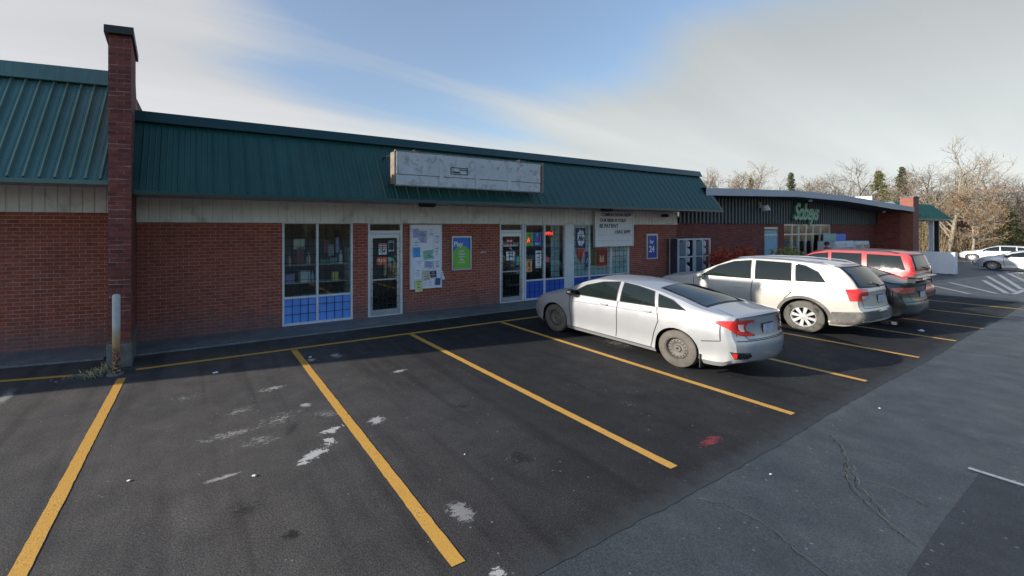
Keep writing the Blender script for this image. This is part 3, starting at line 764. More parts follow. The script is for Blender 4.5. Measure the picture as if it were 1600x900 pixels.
# framed green and blue sign
gs = empty('wall_sign', (7.01, 10.05, 1.17), 'framed poster with a green disc on blue, right of the notice board', 'sign')
M['sign_blue'] = mat('sign_blue', (.02,.16,.62), .4, var=.05); M['sign_green'] = mat('sign_green', (.16,.48,.05), .4, var=.06)
b = MB()
for q in ((6.66,6.70,10.05,10.098,1.17,2.18),(7.33,7.37,10.05,10.098,1.17,2.18),(6.70,7.33,10.05,10.098,2.14,2.18),(6.70,7.33,10.05,10.098,1.17,1.21)): b.box(*q)
build('frame', b, M['alu'], gs)
boxobj('blue_backing', (6.70,7.33,10.075,10.09,1.21,2.14), M['sign_blue'], gs)
b = MB(); pts = []
for k in range(48):
    a = 2 * math.pi * k / 48; x = 7.03 + .36 * math.cos(a) ; z = 1.5 + .40 * math.sin(a)
    pts.append((max(6.702, min(7.328, x)), max(1.212, z)))
b.add([(x, 10.071, z) for x, z in pts], [tuple(range(48))]); build('green_disc', b, M['sign_green'], gs)
text('lettering', 'Play', .2, 6.90, 10.068, 1.94, M['white'], gs, offset=.006)
for i, (s_, tx) in enumerate(((.07,'scratch'),(.10,'tickets'),(.06,'sold here'),(.08,'daily'),(.06,'ask inside'))):
    text('lettering', tx, s_, 7.02, 10.066, 1.74 - i * .085, M['white'], gs, offset=.002)

# framed blue sign at right
bs_ = empty('wall_sign', (16.24, 10.05, 1.17), 'narrow framed blue sign with white figures on the brick right of the letter board', 'sign')
b = MB()
for q in ((15.88,15.94,10.04,10.098,1.17,2.18),(16.54,16.60,10.04,10.098,1.17,2.18),(15.94,16.54,10.04,10.098,2.12,2.18),(15.94,16.54,10.04,10.098,1.17,1.22)): b.box(*q)
build('frame', b, M['alu'], bs_)
M['royal'] = mat('royal_blue', (.015,.04,.35), .4)
boxobj('blue_backing', (15.94,16.54,10.07,10.09,1.22,2.12), M['royal'], bs_)
text('lettering', 'for', .2, 16.24, 10.066, 1.86, M['white'], bs_, offset=.01); text('lettering', '24', .34, 16.24, 10.066, 1.56, M['white'], bs_, offset=.012)
# small plate on the brick
tag(boxobj('wall_plate', (7.75, 7.95, 10.085, 10.098, 1.66, 1.70), M['old_white']), 'small pale plate on the brick left of the second glass door', 'plate')

# ------------------------------------------------------------------ things stuck in or behind the shop glass
M['red'] = mat('red_print', (.5,.03,.03), .5); M['orange'] = mat('orange_print', (.75,.13,.04), .5); M['pale_orange'] = mat('pale_orange_poster', (.75,.38,.16), .6)
M['navy'] = mat('navy_print', (.02,.05,.2), .5); M['green'] = mat('green_print', (.2,.5,.05), .5); M['pink'] = mat('pink_print', (.7,.1,.2), .5)
M['neon_red'] = mat('neon_red', (.8,.05,.04), .4, emit=(1,.05,.04), es=1.3)
M['mint'] = mat('mint_sticker', (.1,.5,.36), .5)
YG = YW + .064     # just in front of the panes' outer face
def poster(name, x0, x1, z0, z1, m, label, cat='poster', words=(), y=None, band=None, wm=None):
    y = (YW + .066) if y is None else y
    r_ = empty(name, ((x0 + x1)/2, y, z0), label, cat)
    boxobj('sheet', (x0, x1, y - .003, y, z0, z1), m, r_)
    if band: boxobj('band', (x0 + .01, x1 - .01, y - .005, y - .003, lerp(z0, z1, band[0]), lerp(z0, z1, band[1])), band[2], r_)
    for (tx, s_, fx, fz, mm) in words: text('lettering', tx, s_, lerp(x0, x1, fx), y - .006, lerp(z0, z1, fz), mm, r_, offset=.003, extrude=.001)
    return r_
YD = YW + .069     # glass of doors
poster('door_sticker', 4.36, 4.60, 1.70, 2.0, M['white'], 'white and red notice with two symbols on the first glass door', 'sticker', [('NOTICE', .05, .5, .82, M['white']), ('O', .12, .3, .32, M['navy']), ('#', .12, .7, .32, M['ink'])], YD, (.64, .97, M['red']))
poster('door_sign', 4.30, 4.60, 1.42, 1.63, M['orange'], 'orange sign with white letters on the first glass door', 'sign', [('PULL', .13, .5, .5, M['white'])], YD)
poster('door_sticker', 4.66, 4.82, 1.52, 1.60, M['mint'], 'small pale green sticker right of the orange door sign', 'sticker', (), YD)
poster('window_notice', 4.66, 4.84, 1.78, 2.08, M['white'], 'white framed sheet inside the upper right of the first glass door', 'notice', (), YD + .03, (.15, .8, M['ink']))
poster('door_sticker', 8.80, 9.12, 1.92, 2.08, M['red'], 'faded red sticker at the top of the second glass door', 'sticker', [('ENTER', .07, .5, .5, M['white'])], YD)
poster('door_sticker', 8.70, 9.30, 1.83, 1.89, M['white'], 'thin white strip sticker across the second glass door', 'sticker', (), YD - .006)
poster('door_sticker', 8.82, 9.16, 1.38, 1.66, M['paper'], 'square white notice under the strip on the second glass door', 'sticker', [('HOURS', .06, .5, .8, M['ink']), ('10-9', .09, .5, .45, M['ink'])], YD)
poster('door_sticker', 9.22, 9.36, 1.22, 1.50, M['mint'], 'mint green sticker at the edge of the second glass door', 'sticker', (), YD)
poster('window_poster', 9.64, 9.96, 1.82, 2.28, M['green'], 'lime green poster in the window right of the second door', 'poster', [('A', .22, .4, .4, M['neon_red']), ('z', .22, .7, .4, M['red'])])
poster('window_poster', 9.97, 10.34, 1.82, 2.28, M['sign_blue'], 'blue poster with red figures beside the lime green poster', 'poster', [('14', .2, .6, .5, M['red']), ('SALE', .1, .5, .15, M['white']), ('A', .12, .5, .82, M['white'])])
poster('window_poster', 9.64, 9.92, .96, 1.38, M['pale_orange'], 'pale orange poster low in the window right of the second door', 'poster', [('II', .2, .5, .6, M['ink']), ('o', .1, .5, .2, M['ink'])])
poster('window_poster', 10.08, 10.34, 1.08, 1.66, M['paper'], 'white framed sheet in the middle of the window beside the second door', 'poster', [('MENU', .06, .5, .85, M['ink']), ('===', .08, .5, .6, M['ink']), ('==', .08, .5, .3, M['ink'])])
ns = empty('open_sign', (10.78, YW + .2, 2.12), 'red lit neon open sign in the window under the eave', 'neon sign')
boxobj('backing', (10.56, 11.0, YW + .19, YW + .21, 2.1, 2.34), M['black'], ns)
text('lettering', 'OPEN', .17, 10.78, YW + .185, 2.22, M['neon_red'], ns, offset=.004)
poster('window_sticker', 10.52, 10.74, 1.26, 1.42, M['pink'], 'pink heart sticker by the mullion under the neon sign', 'sticker')
poster('window_sign', 12.02, 12.50, 1.70, 2.42, M['navy'], 'navy sign with a white cloud shape in the right shop window', 'sign')
b = MB(); pts = []
for k in range(60):
    a = 2 * math.pi * k / 60; rr_ = 1 + .07 * math.sin(a * 8); pts.append((12.26 + .19 * rr_ * math.cos(a), YW + .058, 2.06 + .29 * rr_ * math.sin(a)))
b.add(pts, [tuple(range(60))]); sgn = [o for o in bpy.data.objects if o.name.startswith('window_sign')][-1]; build('cloud', b, M['white'], sgn)
text('lettering', 'Air', .24, 12.27, YW + .054, 2.04, M['navy'], sgn, offset=.008)
pn = empty('pennant', (12.22, YW + .06, 1.2), 'red pointed pennant below the navy cloud sign', 'pennant')
b = MB(); b.prism([(12.04, 0), (12.42, 0)], 0, 0) if False else b.add([(12.03,YW+.060,1.67),(12.43,YW+.060,1.67),(12.25,YW+.060,1.12),(12.03,YW+.064,1.67),(12.43,YW+.064,1.67),(12.25,YW+.064,1.12)], [(0,1,2),(5,4,3),(0,3,4,1),(1,4,5,2),(2,5,3,0)])
build('cloth', b, M['red'], pn); text('lettering', 'WIN', .09, 12.23, YW + .056, 1.56, M['pale_orange'], pn)
poster('window_poster', 12.52, 12.64, 1.0, 1.55, M['navy'], 'narrow navy poster beside the mullion in the right shop window', 'poster', [('/', .3, .5, .4, M['white'])], None)
poster('window_poster', 12.76, 13.06, 1.05, 1.70, M['green'], 'dark green strip poster left of the red framed poster', 'poster', (), None, (0, 1, mat('olive_print', (.08,.1,.03), .6)))
poster('window_poster', 13.06, 13.70, 1.02, 1.66, M['red'], 'red framed poster with an orange flame under the letter board', 'poster', (), None, (.1, .9, mat('dark_red_print', (.22,.03,.02), .6)))
b = MB(); b.add([(13.25,YW+.055,1.15),(13.5,YW+.055,1.15),(13.48,YW+.055,1.42),(13.36,YW+.055,1.34),(13.27,YW+.055,1.44)], [(0,1,2,3,4)])
pr = [o for o in bpy.data.objects if o.name.startswith('window_poster')][-1]; build('flame', b, M['pale_orange'], pr)
# shelves and goods behind the first window
sh = empty('display_shelf', (2.7, 10.5, .04), 'white shelf unit standing behind the first shop window', 'shelf')
for z in (.70, 1.05, 1.50):
    boxobj('board', (1.86, 3.54, 10.28, 10.62, z - .02, z + .0), M['shelf'], sh)
boxobj('upright', (1.84, 1.86, 10.28, 10.64, .04, 1.9), M['shelf'], sh); boxobj('upright', (3.54, 3.56, 10.28, 10.64, .04, 1.9), M['shelf'], sh)
goods_c = [('white', (.6,.62,.62)), ('pale blue', (.3,.42,.6)), ('tan', (.5,.36,.2)), ('dark red', (.25,.05,.05)), ('cream', (.6,.55,.42)), ('grey', (.25,.26,.28)), ('green', (.1,.22,.12)), ('yellow', (.6,.5,.15)), ('lilac', (.3,.28,.5))]
gm_ = {n: mat('goods_' + n.replace(' ', '_'), c, .6) for n, c in goods_c}
rg = random.Random(4)
def carton(x, z, w_, h_, cn, label):
    r_ = empty('carton', (x, 10.4, z), label, 'box', 'goods on the window shelves')
    o = boxobj('body', (x - w_/2, x + w_/2, 10.34, 10.52, z, z + h_), gm_[cn], r_); bevel(o, .004, 1)
    boxobj('lid', (x - w_/2 - .006, x + w_/2 + .006, 10.334, 10.526, z + h_, z + h_ + .02), gm_[cn], r_)
def bottle(x, z, h_, cn, label):
    r_ = empty('bottle', (x, 10.4, z), label, 'bottle', 'goods on the window shelves')
    m_ = MB(); rr_ = h_ * .17; m_.lathe([(0,0),(rr_,0),(rr_,h_*.6),(rr_*.4,h_*.75),(rr_*.35,h_*.92),(0,h_*.92)], (x, 10.4, z), 'z', 10); build('body', m_, gm_[cn], r_, smooth=True)
    m_ = MB(); m_.lathe([(0,h_*.92),(rr_*.45,h_*.92),(rr_*.45,h_),(0,h_)], (x, 10.4, z), 'z', 8); build('cap', m_, gm_['white'], r_)
carton(2.02, 1.05, .22, .2, 'lilac', 'lilac carton at the left end of the middle shelf in the first window')
carton(2.40, 1.05, .26, .27, 'white', 'white carton on the middle shelf of the first window')
bottle(2.6, 1.05, .28, 'pale blue', 'pale blue bottle right of the white carton in the first window')
carton(3.2, 1.05, .15, .2, 'yellow', 'yellow carton at the right of the middle shelf in the first window')
carton(2.9, 1.50, .22, .10, 'green', 'low green carton on the top shelf of the first window')
carton(3.15, 1.50, .2, .12, 'grey', 'grey carton between green carton and white bottle on the top shelf')
bottle(3.36, 1.50, .34, 'white', 'tall white bottle near the right end of the top shelf')
bottle(2.02, 1.50, .26, 'tan', 'tan bottle at the left end of the top shelf in the first window')
carton(2.28, 1.50, .17, .42, 'dark red', 'tall dark red carton on the top shelf of the first window')
bottle(2.5, 1.50, .3, 'cream', 'cream bottle near the mullion on the top shelf')
for i, (x, z, w_, h_, cn, lab) in enumerate([(2.25,2.02,.28,.26,'cream','cream picture card hanging in the top left pane of the first window'),(2.95,1.95,.12,.34,'dark red','dark red garment hanging in the right pane of the first window'),(3.25,1.98,.09,.4,'lilac','lilac garment hanging in the right pane of the first window'),(3.08,1.85,.16,.3,'grey','grey garment hanging between two coloured ones in the first window')]):
    r_ = empty('hanging_item', (x, 10.36, z - h_/2), lab, 'garment' if i else 'card')
    m_ = MB(); m_.box(x - w_/2, x + w_/2, 10.34, 10.37, z - h_/2, z + h_/2); bevel(build('cloth', m_, gm_[cn], r_), .01)
    m_ = MB(); m_.tube((x, 10.355, z + h_/2), (x, 10.355, 2.56), .003, .003, 5); build('string', m_, M['grille'], r_)
# racks inside the second shop bay
for x, lab in ((10.1,'tall dark goods rack behind the window right of the second door'), (11.1,'pale curtain panel hanging behind the neon sign window')):
    r_ = empty('goods_rack' if x < 11 else 'curtain', (x, 10.8, .04), lab, 'rack' if x < 11 else 'curtain')
    if x < 11:
        boxobj('back', (x - .45, x + .35, 11.2, 11.23, .05, 1.9), M['black'], r_)
        for z in (.4, .8, 1.2, 1.6): boxobj('board', (x - .45, x + .35, 10.9, 11.2, z, z + .02), M['shelf'], r_)
    else:
        m_ = MB(); ribbed(m_, 10.98, 11.42, 10.35, .7, 2.5, pitch=.07, depth=.04, rib=.04); build('cloth', m_, M['pale_panel'], r_)
        boxobj('rail', (10.96, 11.44, 10.36, 10.40, 2.5, 2.53), M['alu'], r_)
for i, (x, z, cn) in enumerate([(9.8,.82,'green'),(10.05,.82,'white'),(10.25,1.22,'tan'),(9.85,1.22,'pale blue')]):
    r_ = empty('carton', (x, 11.0, z), f'{cn} carton on the dark rack, {"upper" if z > 1 else "lower"} of the two filled boards', 'box', 'goods on the dark rack')
    boxobj('body', (x - .09, x + .09, 10.95, 11.1, z, z + .22), gm_[cn], r_)

# ------------------------------------------------------------------ bollard, weeds, litter
bo = empty('bollard', (-1.24, 8.17, 0), 'white bollard with rusty peeling base in front of the brick pillar', 'bollard')
def bollard_mat():
    t = NT('bollard_paint'); o = t.obj()
    sx = t.n('ShaderNodeSeparateXYZ'); t.l(o, sx.inputs[0]); n_ = t.noise(o, 7, 6, .65, .3); n2_ = t.noise(o, 22, 5, .6)
    hgt = t.math('ADD', sx.outputs[2], t.math('MULTIPLY', t.math('SUBTRACT', n_, .5), .5))
    c = t.mix(t.rr(n2_, .3, .7), (.42,.44,.43), (.52,.54,.52))
    c = t.mix(t.rr(hgt, .85, .68), c, (.42,.32,.17)); c = t.mix(t.math('MULTIPLY', t.rr(hgt, .62, .46), t.rr(n_, .35, .5)), c, (.36,.17,.08))
    c = t.mix(t.math('MULTIPLY', t.rr(hgt, .50, .36), t.rr(n2_, .46, .52)), c, (.06,.03,.02))
    t.set('Base Color', c); t.set('Roughness', .7); t.bump(n2_, .4, .01); return t.m
b = MB(); b.lathe([(.058,0),(.057,.4),(.059,.9),(.058,1.30),(.052,1.325),(.03,1.335),(0,1.338)], (-1.24, 8.17, 0), 'z', 20)
build('post', b, bollard_mat(), bo, smooth=True)
b = MB(); b.lathe([(.0,.04),(.09,.025),(.13,0)], (-1.26, 8.20, 0), 'z', 14); build('footing', b, M['concrete'], bo, smooth=True)
M['weed'] = mat('dry_weed', (.38,.33,.17), .9, var=.4, scale=20)
b = MB(); rw = random.Random(3)
for k in range(90):
    x, y = -1.5 + rw.gauss(0, .13), 8.28 + rw.gauss(0, .08); h_ = rw.uniform(.05, .22) * math.exp(-abs(x + 1.42) * 2.0); a = rw.uniform(0, 6.3)
    dx, dy = math.cos(a), math.sin(a); ln = rw.uniform(.03, .12)
    b.add([(x - dy*.004, y + dx*.004, 0),(x + dy*.004, y - dx*.004, 0),(x + dx*ln*.5, y + dy*ln*.5, h_*.7),(x + dx*ln, y + dy*ln, h_)], [(0,1,2),(0,2,3)])
tag(build('weed_tuft', b, M['weed'], recalc=False), 'dry yellow weeds growing round the foot of the rusty bollard', 'weeds')
b = MB()
for k in range(60):
    x, y = -1.62 + rw.gauss(0, .22), 8.3 + rw.gauss(0, .06); s_ = rw.uniform(.01, .03)
    b.box(x - s_, x + s_, y - s_*.7, y + s_*.7, -.002, s_ * .8)
tag(build('gravel', b, M['concrete']), 'loose gravel and grit at the foot of the bollard', 'gravel', kind='stuff')
def litter(x, y, s_, label):
    m_ = MB(); r2 = random.Random(int(x * 91)); n = 9
    pts = [(x + s_ * r2.uniform(.5, 1) * math.cos(6.283 * k / n), y + s_ * .6 * r2.uniform(.5, 1) * math.sin(6.283 * k / n), .005 + r2.uniform(0, s_ * .16)) for k in range(n)]
    m_.add(pts + [(x + s_ * .2, y, .008 + s_ * .28)], [(k, (k + 1) % n, n) for k in range(n)])
    m_.add([(p[0], p[1], .005) for p in pts], [tuple(range(n))])
    tag(build('litter', m_, M['white']), label, 'litter', 'white litter on the asphalt')
for a in [(.24,7.49,.07,'largest white crumpled litter in the building shadow left of the second yellow line'),(.48,4.22,.035,'white scrap beside the pale paint stains in the first bay'),(-.61,4.68,.03,'lone white scrap right of the leftmost yellow line'),(1.86,7.6,.05,'white scrap at the top of the second yellow line'),
          (2.55,3.6,.018,'tiny white scrap right of the second yellow line'),(5.05,1.95,.02,'tiny white scrap on the pale asphalt near the cracks'),(8.2,2.0,.025,'white scrap alone on the pale asphalt at the right'),(15.2,3.05,.12,'white crumpled rag behind the white sport utility car')]:
    litter(*a)

# ================================================================== second store (grocery)
M['dark_siding'] = mat('charcoal_siding', (.085,.10,.105), .6, var=.2, scale=2)
M['grey_roof'] = mat('grey_roof_sheet', (.34,.37,.43), .5, var=.15, scale=.8)
M['soffit_dark'] = mat('dark_soffit', (.05,.05,.055), .8)
M['brick_far'] = brick_mat('maroon_brick', (.19,.052,.040), (.14,.038,.032), (.15,.07,.06))
gs2 = empty('grocery_building', (29.5, YW, 0), 'long brick grocery with charcoal ribbed band, grey low gabled roof and green script sign', 'building')
w2 = MB(); GO = [(25.5,27.0,-.3,2.45),(27.6,33.5,-.3,2.62)]
wall_with_openings(w2, 18.02, 40.5, -.4, 2.62, GO, YW, YW + .25); w2.box(40.3, 40.5, YW + .25, 34, -.4, 3.2); w2.box(18.02, 18.2, YW + .25, 34, 0, 3.2)
build('wall', w2, M['brick_far'], gs2)
zt_ = lambda x: interp([(18,3.72),(26,3.93),(31,3.86),(40.5,3.42)], x)
rb = MB(); x = 18.02
while x < 40.4:
    x1 = x + .12; x2 = x + .30
    rb.add([(x,YW-.10,2.62),(x1,YW-.10,2.62),(x1,YW-.10,zt_(x1)),(x,YW-.10,zt_(x)), (x1,YW-.02,2.62),(x1,YW-.02,zt_(x1)),(x2,YW-.02,2.62),(x2,YW-.02,zt_(x2)),(x2,YW-.10,2.62),(x2,YW-.10,zt_(x2))],
           [(0,1,2,3),(1,4,5,2),(4,6,7,5),(6,8,9,7)])
    x = x2
build('ribbed_band', rb, M['dark_siding'], gs2)
fy_ = lambda x: interp([(18,9.0),(27,9.0),(40.5,8.40)], x)
rb = MB(); prof = [18.02, 22, 26, 31, 36, 40.48]
for a, b_ in zip(prof, prof[1:]):
    za, zb2 = zt_(a), zt_(b_); 
    ya, yb = fy_(a), fy_(b_)
    rb.add([(a,ya,za),(b_,yb,zb2),(b_,yb,zb2+.30),(a,ya,za+.30),(a,34,za),(b_,34,zb2),(b_,34,zb2+.30),(a,34,za+.30),(a,14,za+.75),(b_,14,zb2+.75)],
           [(0,1,2,3),(3,2,9,8),(8,9,6,7),(7,6,5,4)])
build('roof', rb, M['grey_roof'], gs2)
rb = MB()
for a, b_ in zip(prof, prof[1:]): rb.add([(a,fy_(a)+.02,zt_(a)-.004),(b_,fy_(b_)+.02,zt_(b_)-.004),(b_,10.12,zt_(b_)-.004),(a,10.12,zt_(a)-.004)], [(0,1,2,3)])
build('soffit', rb, M['soffit_dark'], gs2)
M['entry_glass'] = glass_mat('entry_glass', (.8,.85,.83), .2)
for (a, b_, mull) in ((25.5, 27.0, ()), (27.6, 33.5, (28.6, 29.4, 30.3, 31.2, 32.2))):
    fr = MB(); zt2 = 2.45 if a < 26 else 2.62
    xs_ = [a] + list(mull) + [b_]
    for x in xs_: fr.box(x - .05, x + .05, YW + .02, YW + .12, -.3, zt2)
    fr.box(a, b_, YW + .025, YW + .115, zt2 - .08, zt2 - .002); fr.box(a, b_, YW + .028, YW + .112, 2.02, 2.10)
    f = build('window', fr, M['alu'], gs2)
    for p, q in zip(xs_, xs_[1:]): boxobj('pane', (p + .05, q - .05, YW + .06, YW + .07, -.3, zt2 - .08), M['entry_glass'], f)
boxobj('blue_poster', (25.6, 26.9, YW + .03, YW + .05, .9, 2.3), mat('pale_blue_poster', (.22,.38,.5), .6), gs2)
boxobj('blue_poster', (32.3, 33.4, YW + .04, YW + .055, .2, 1.7), mat('deep_blue_poster', (.03,.12,.25), .6), gs2)
it = MB(); it.box(25, 34, 14, 14.1, -.4, 3); it.box(25, 34, 10.4, 14, 2.8, 2.85); build('interior', it, mat('grocery_interior', (.16,.15,.11), .9, var=.5, scale=1.2), gs2)
M['sign_letters'] = mat('green_sign_letters', (.12,.34,.21), .4)
script = empty('store_sign', (29.5, 9.9, 3.25), 'green slanted script sign on the charcoal band above the grocery entrance', 'sign')
text('lettering', 'Sobeys', 1.22, 29.5, 9.90, 3.24, M['sign_letters'], script, shear=.38, extrude=.05, spacing=.84, offset=.04)
fl = empty('flood_light', (27.95, 9.85, 3.5), 'white round flood lamp on the charcoal band left of the green sign', 'lamp')
m_ = MB(); m_.tube((24.7, 9.98, 3.55), (24.7, 9.75, 3.45), .02, .02, 6); m_.tube((24.7, 9.75, 3.5), (24.7, 9.7, 3.25), .12, .16, 10)
fl.location = (24.7, 9.9, 3.4); build('lamp_head', m_, M['white'], fl)
m_ = MB(); m_.box(24.5, 24.9, 9.96, 10.0, 3.4, 3.7); build('mount', m_, M['black'], fl)
for x, lab in ((28.3,'small white light on the soffit above the green sign'),(38.9,'small white light under the grocery roof near the brick fin')):
    r_ = empty('eave_light', (x, 9.3, zt_(x) - .1), lab, 'light fixture', 'small white lights under the grocery eave')
    m_ = MB(); m_.lathe([(0,-.12),(.07,-.1),(.09,-.03),(.04,0),(0,0)], (x, 9.3, zt_(x) - .012), 'z', 12); build('globe', m_, M['white'], r_, smooth=True)

fin = empty('brick_fin_wall', (40.95, 9.5, 0), 'brick fin wall with a sunlit corner column at the end of the grocery', 'wall')
m_ = MB(); m_.box(40.52, 41.3, 9.0, 15, -.4, 3.6); build('wall', m_, M['brick_far'], fin)
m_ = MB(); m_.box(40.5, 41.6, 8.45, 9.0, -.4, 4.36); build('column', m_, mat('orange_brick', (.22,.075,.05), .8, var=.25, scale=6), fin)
m_ = MB(); m_.box(40.46, 41.64, 8.41, 9.04, 4.36, 4.42); build('cap', m_, M['concrete'], fin)

b3 = empty('end_unit_building', (46, YW, -.4), 'small end unit with teal mansard roof and white number beyond the brick fin', 'building')
m_ = MB(); m_.box(41.72, 48.6, YW, YW + .2, -.6, 3); m_.box(48.4, 48.6, YW + .2, 24, -.6, 3.4); build('wall', m_, M['brick_far'], b3)
m_ = MB(); m_.extrude_x([(8.6, 2.95), (8.6, 3.05), (9.6, 4.18), (24, 4.0), (24, 3.1), (8.66, 3.05)], 41.72, 50.2); slope_ribs(m_, 41.72, 50.1, 8.6, 3.05, 9.6, 4.18, pitch=.4); build('roof', m_, M['teal'], b3)
m_ = MB(); m_.box(41.72, 50.2, 8.7, 10.1, 2.9, 2.95); build('soffit', m_, M['soffit'], b3)
m_ = MB(); m_.box(42.0, 42.25, 10.6, 17, 4.2, 4.62); m_.box(42.25, 50, 16.6, 17, 4.2, 4.60); build('parapet', m_, mat('bright_white_parapet', (.75,.75,.73), .6), b3)
text('lettering', '2', .75, 43.2, 8.86, 3.55, M['white'], b3, extrude=.02, offset=.01)
m_ = MB(); m_.box(44.1, 45.9, YW - .06, YW - .002, -.4, 2.3); build('door', m_, M['alu'], b3)
for x in (47.1, 48.4):
    m_ = MB(); m_.box(x - .1, x + .1, 8.9, 9.1, -.5, 2.9); build('post', m_, M['white_frame'] if x < 48 else M['black'], b3)

# propane cages, freezers, shrubs, white panel
M['cage'] = mat('cage_white', (.5,.53,.55), .5, var=.1); M['cyl'] = mat('cylinder_white', (.6,.6,.62), .4); M['cage_dark'] = mat('cage_inside', (.03,.04,.07), .7)
def cage(x0, label):
    r_ = empty('gas_cylinder_cage', (x0 + .55, 9.7, 0), label, 'cage', 'gas cylinder cages at the grocery wall')
    x1 = x0 + 1.14; m_ = MB(); y0_, y1_ = 9.65, 10.02
    for x in (x0, x0 + .50, x1 - .05):
        m_.box(x, x + .06, y0_, y0_ + .05, .05, 1.98); m_.box(x, x + .06, y1_ - .05, y1_, .05, 1.98)
    for z in (.05, .48, 1.2, 1.92): m_.box(x0 + .06, x1 - .06, y0_ + .003, y0_ + .04, z, z + .06)
    build('frame', m_, M['cage'], r_)
    boxobj('back_panel', (x0, x1, y1_, y1_ + .02, .05, 1.98), M['cage_dark'], r_); boxobj('side_panel', (x0 - .012, x0 - .001, y0_ + .05, y1_ - .05, .06, 1.97), M['cage_dark'], r_)
    boxobj('placard', (x0 + .08, x0 + .48, y0_ - .012, y0_ - .002, 1.28, 1.86), mat('placard_blue_grey', (.10,.15,.2), .6), r_)
    boxobj('placard', (x0 + .08, x0 + .48, y0_ - .012, y0_ - .002, .56, 1.14), mat('placard_slate', (.09,.13,.19), .6), r_)
    for z in (.12, .58, .98, 1.3, 1.62):
        for x in (x0 + .70, x0 + .93):
            c_ = MB(); c_.lathe([(0,0),(.09,.01),(.105,.05),(.105,.2),(.07,.26),(.03,.27),(.03,.3),(0,.3)], (x, 9.84, z), 'z', 12)
            build('gas_cylinder', c_, M['cyl'], r_, smooth=True)
cage(17.32, 'left gas cylinder cage, next to the near store corner'); cage(18.52, 'right gas cylinder cage, next to the red shrub')

M['freezer'] = mat('freezer_white', (.5,.54,.56), .4, var=.06)
def freezer(x0, x1, z1, label, glass):
    zb_ = gz(x0); r_ = empty('ice_freezer', ((x0+x1)/2, 9.4, zb_), label, 'freezer', 'ice freezers by the grocery entrance')
    o = boxobj('cabinet', (x0, x1, 9.1, 9.8, zb_ + .08, z1), M['freezer'], r_); bevel(o, .03)
    boxobj('plinth', (x0 + .05, x1 - .05, 9.15, 9.75, zb_, zb_ + .08), M['black'], r_)
    n = 2
    for k in range(n):
        a = lerp(x0, x1, k / n) + .08; b_ = lerp(x0, x1, (k + 1) / n) - .08
        d = boxobj('door', (a, b_, 9.07, 9.1, zb_ + .2, z1 - .12), M['freezer'], r_)
        if glass: boxobj('pane', (a + .1, b_ - .1, 9.06, 9.07, zb_ + .3, z1 - .2), mat('freezer_glass', (.06,.09,.1), .15), d)
        else: boxobj('label_panel', (a + .1, b_ - .1, 9.06, 9.07, z1 - .75, z1 - .35), mat('ice_label_blue', (.10,.22,.38), .5), d)
        boxobj('handle', (b_ - .06, b_ - .03, 9.03, 9.07, zb_ + .8, zb_ + 1.2), M['alu'], d)
freezer(30.7, 33.3, 1.68, 'white ice freezer with blue label panels beside the grocery entrance', False)
freezer(33.4, 35.6, 1.64, 'white ice freezer with dark glass doors right of the labelled one', True)
wr = empty('display_rack', (33.0, 9.95, -.2), 'blue and pale green sign rack standing behind the ice freezers', 'rack')
boxobj('panel', (31.9, 33.6, 9.90, 9.95, -.15, 2.08), mat('rack_green', (.3,.42,.38), .6), wr); boxobj('panel', (33.62, 35.0, 9.90, 9.95, -.15, 2.05), M['sign_blue'], wr)

def leaf_cloud(mb, c, r, n, size, rnd, flat=1.0):
    for _ in range(n):
        a = rnd.uniform(0, 6.283); ph = math.acos(rnd.uniform(-1, 1)); rr_ = rnd.random() ** .45
        p = Vector((c[0] + r[0]*rr_*math.sin(ph)*math.cos(a), c[1] + r[1]*rr_*math.sin(ph)*math.sin(a), c[2] + r[2]*rr_*math.cos(ph)))
        u = Vector((rnd.gauss(0,1), rnd.gauss(0,1), rnd.gauss(0,1) * flat)).normalized(); v = u.cross(Vector((rnd.gauss(0,1), rnd.gauss(0,1), rnd.gauss(0,1)))).normalized()
        s_ = size * rnd.uniform(.6, 1.4)
        mb.add([p - u*s_, p + v*s_*.5, p + u*s_, p - v*s_*.5], [(0,1,2,3)])
def leaf_mat(name, c, c2):
    t = NT(name); o = t.obj(); gi = t.n('ShaderNodeNewGeometry')
    k = gi.outputs['Random Per Island']
    cc = t.mix(k, c, c2); t.set('Base Color', cc); t.set('Roughness', .7); t.set('Specular IOR Level', .25); return t.m
M['red_leaf'] = leaf_mat('red_leaf', (.30,.035,.02), (.62,.12,.06)); M['olive_leaf'] = leaf_mat('olive_leaf', (.16,.18,.04), (.50,.42,.12))
M['bark'] = mat('grey_bark', (.17,.15,.125), .95, var=.35, scale=5, bump=.4); M['pale_bark'] = mat('pale_bark', (.25,.215,.165), .9, var=.3, scale=4)
def shrub(x, y, rx, ry, h_, m, label, seed, n=1500, size=.05):
    zb_ = gz(x); r_ = empty('shrub', (x, y, zb_), label, 'shrub'); rr_ = random.Random(seed)
    f = MB()
    for k in range(8):
        cx, cy = x + rr_.uniform(-.6,.6)*rx, y + rr_.uniform(-.5,.5)*ry
        leaf_cloud(f, (cx, cy, zb_ + h_*rr_.uniform(.45,.68)), (rx*.5, ry*.5, h_*.36), n // 8, size, rr_)
    build('foliage', f, m, r_, uv=False, recalc=False)
    s_ = MB()
    for k in range(14): s_.tube((x + rr_.uniform(-.3,.3)*rx, y, zb_), (x + rr_.uniform(-.9,.9)*rx, y + rr_.uniform(-.6,.6)*ry, zb_ + h_*.75), .02, .006, 5)
    build('stem', s_, M['bark'], r_, uv=False)
shrub(20.1, 9.0, 1.5, .6, 1.72, M['red_leaf'], 'red leaved shrub beside the gas cylinder cages', 1, 2600)
shrub(24.8, 9.0, 2.0, .6, 1.62, M['olive_leaf'], 'yellow green shrub in front of the grocery windows', 2, 2600)

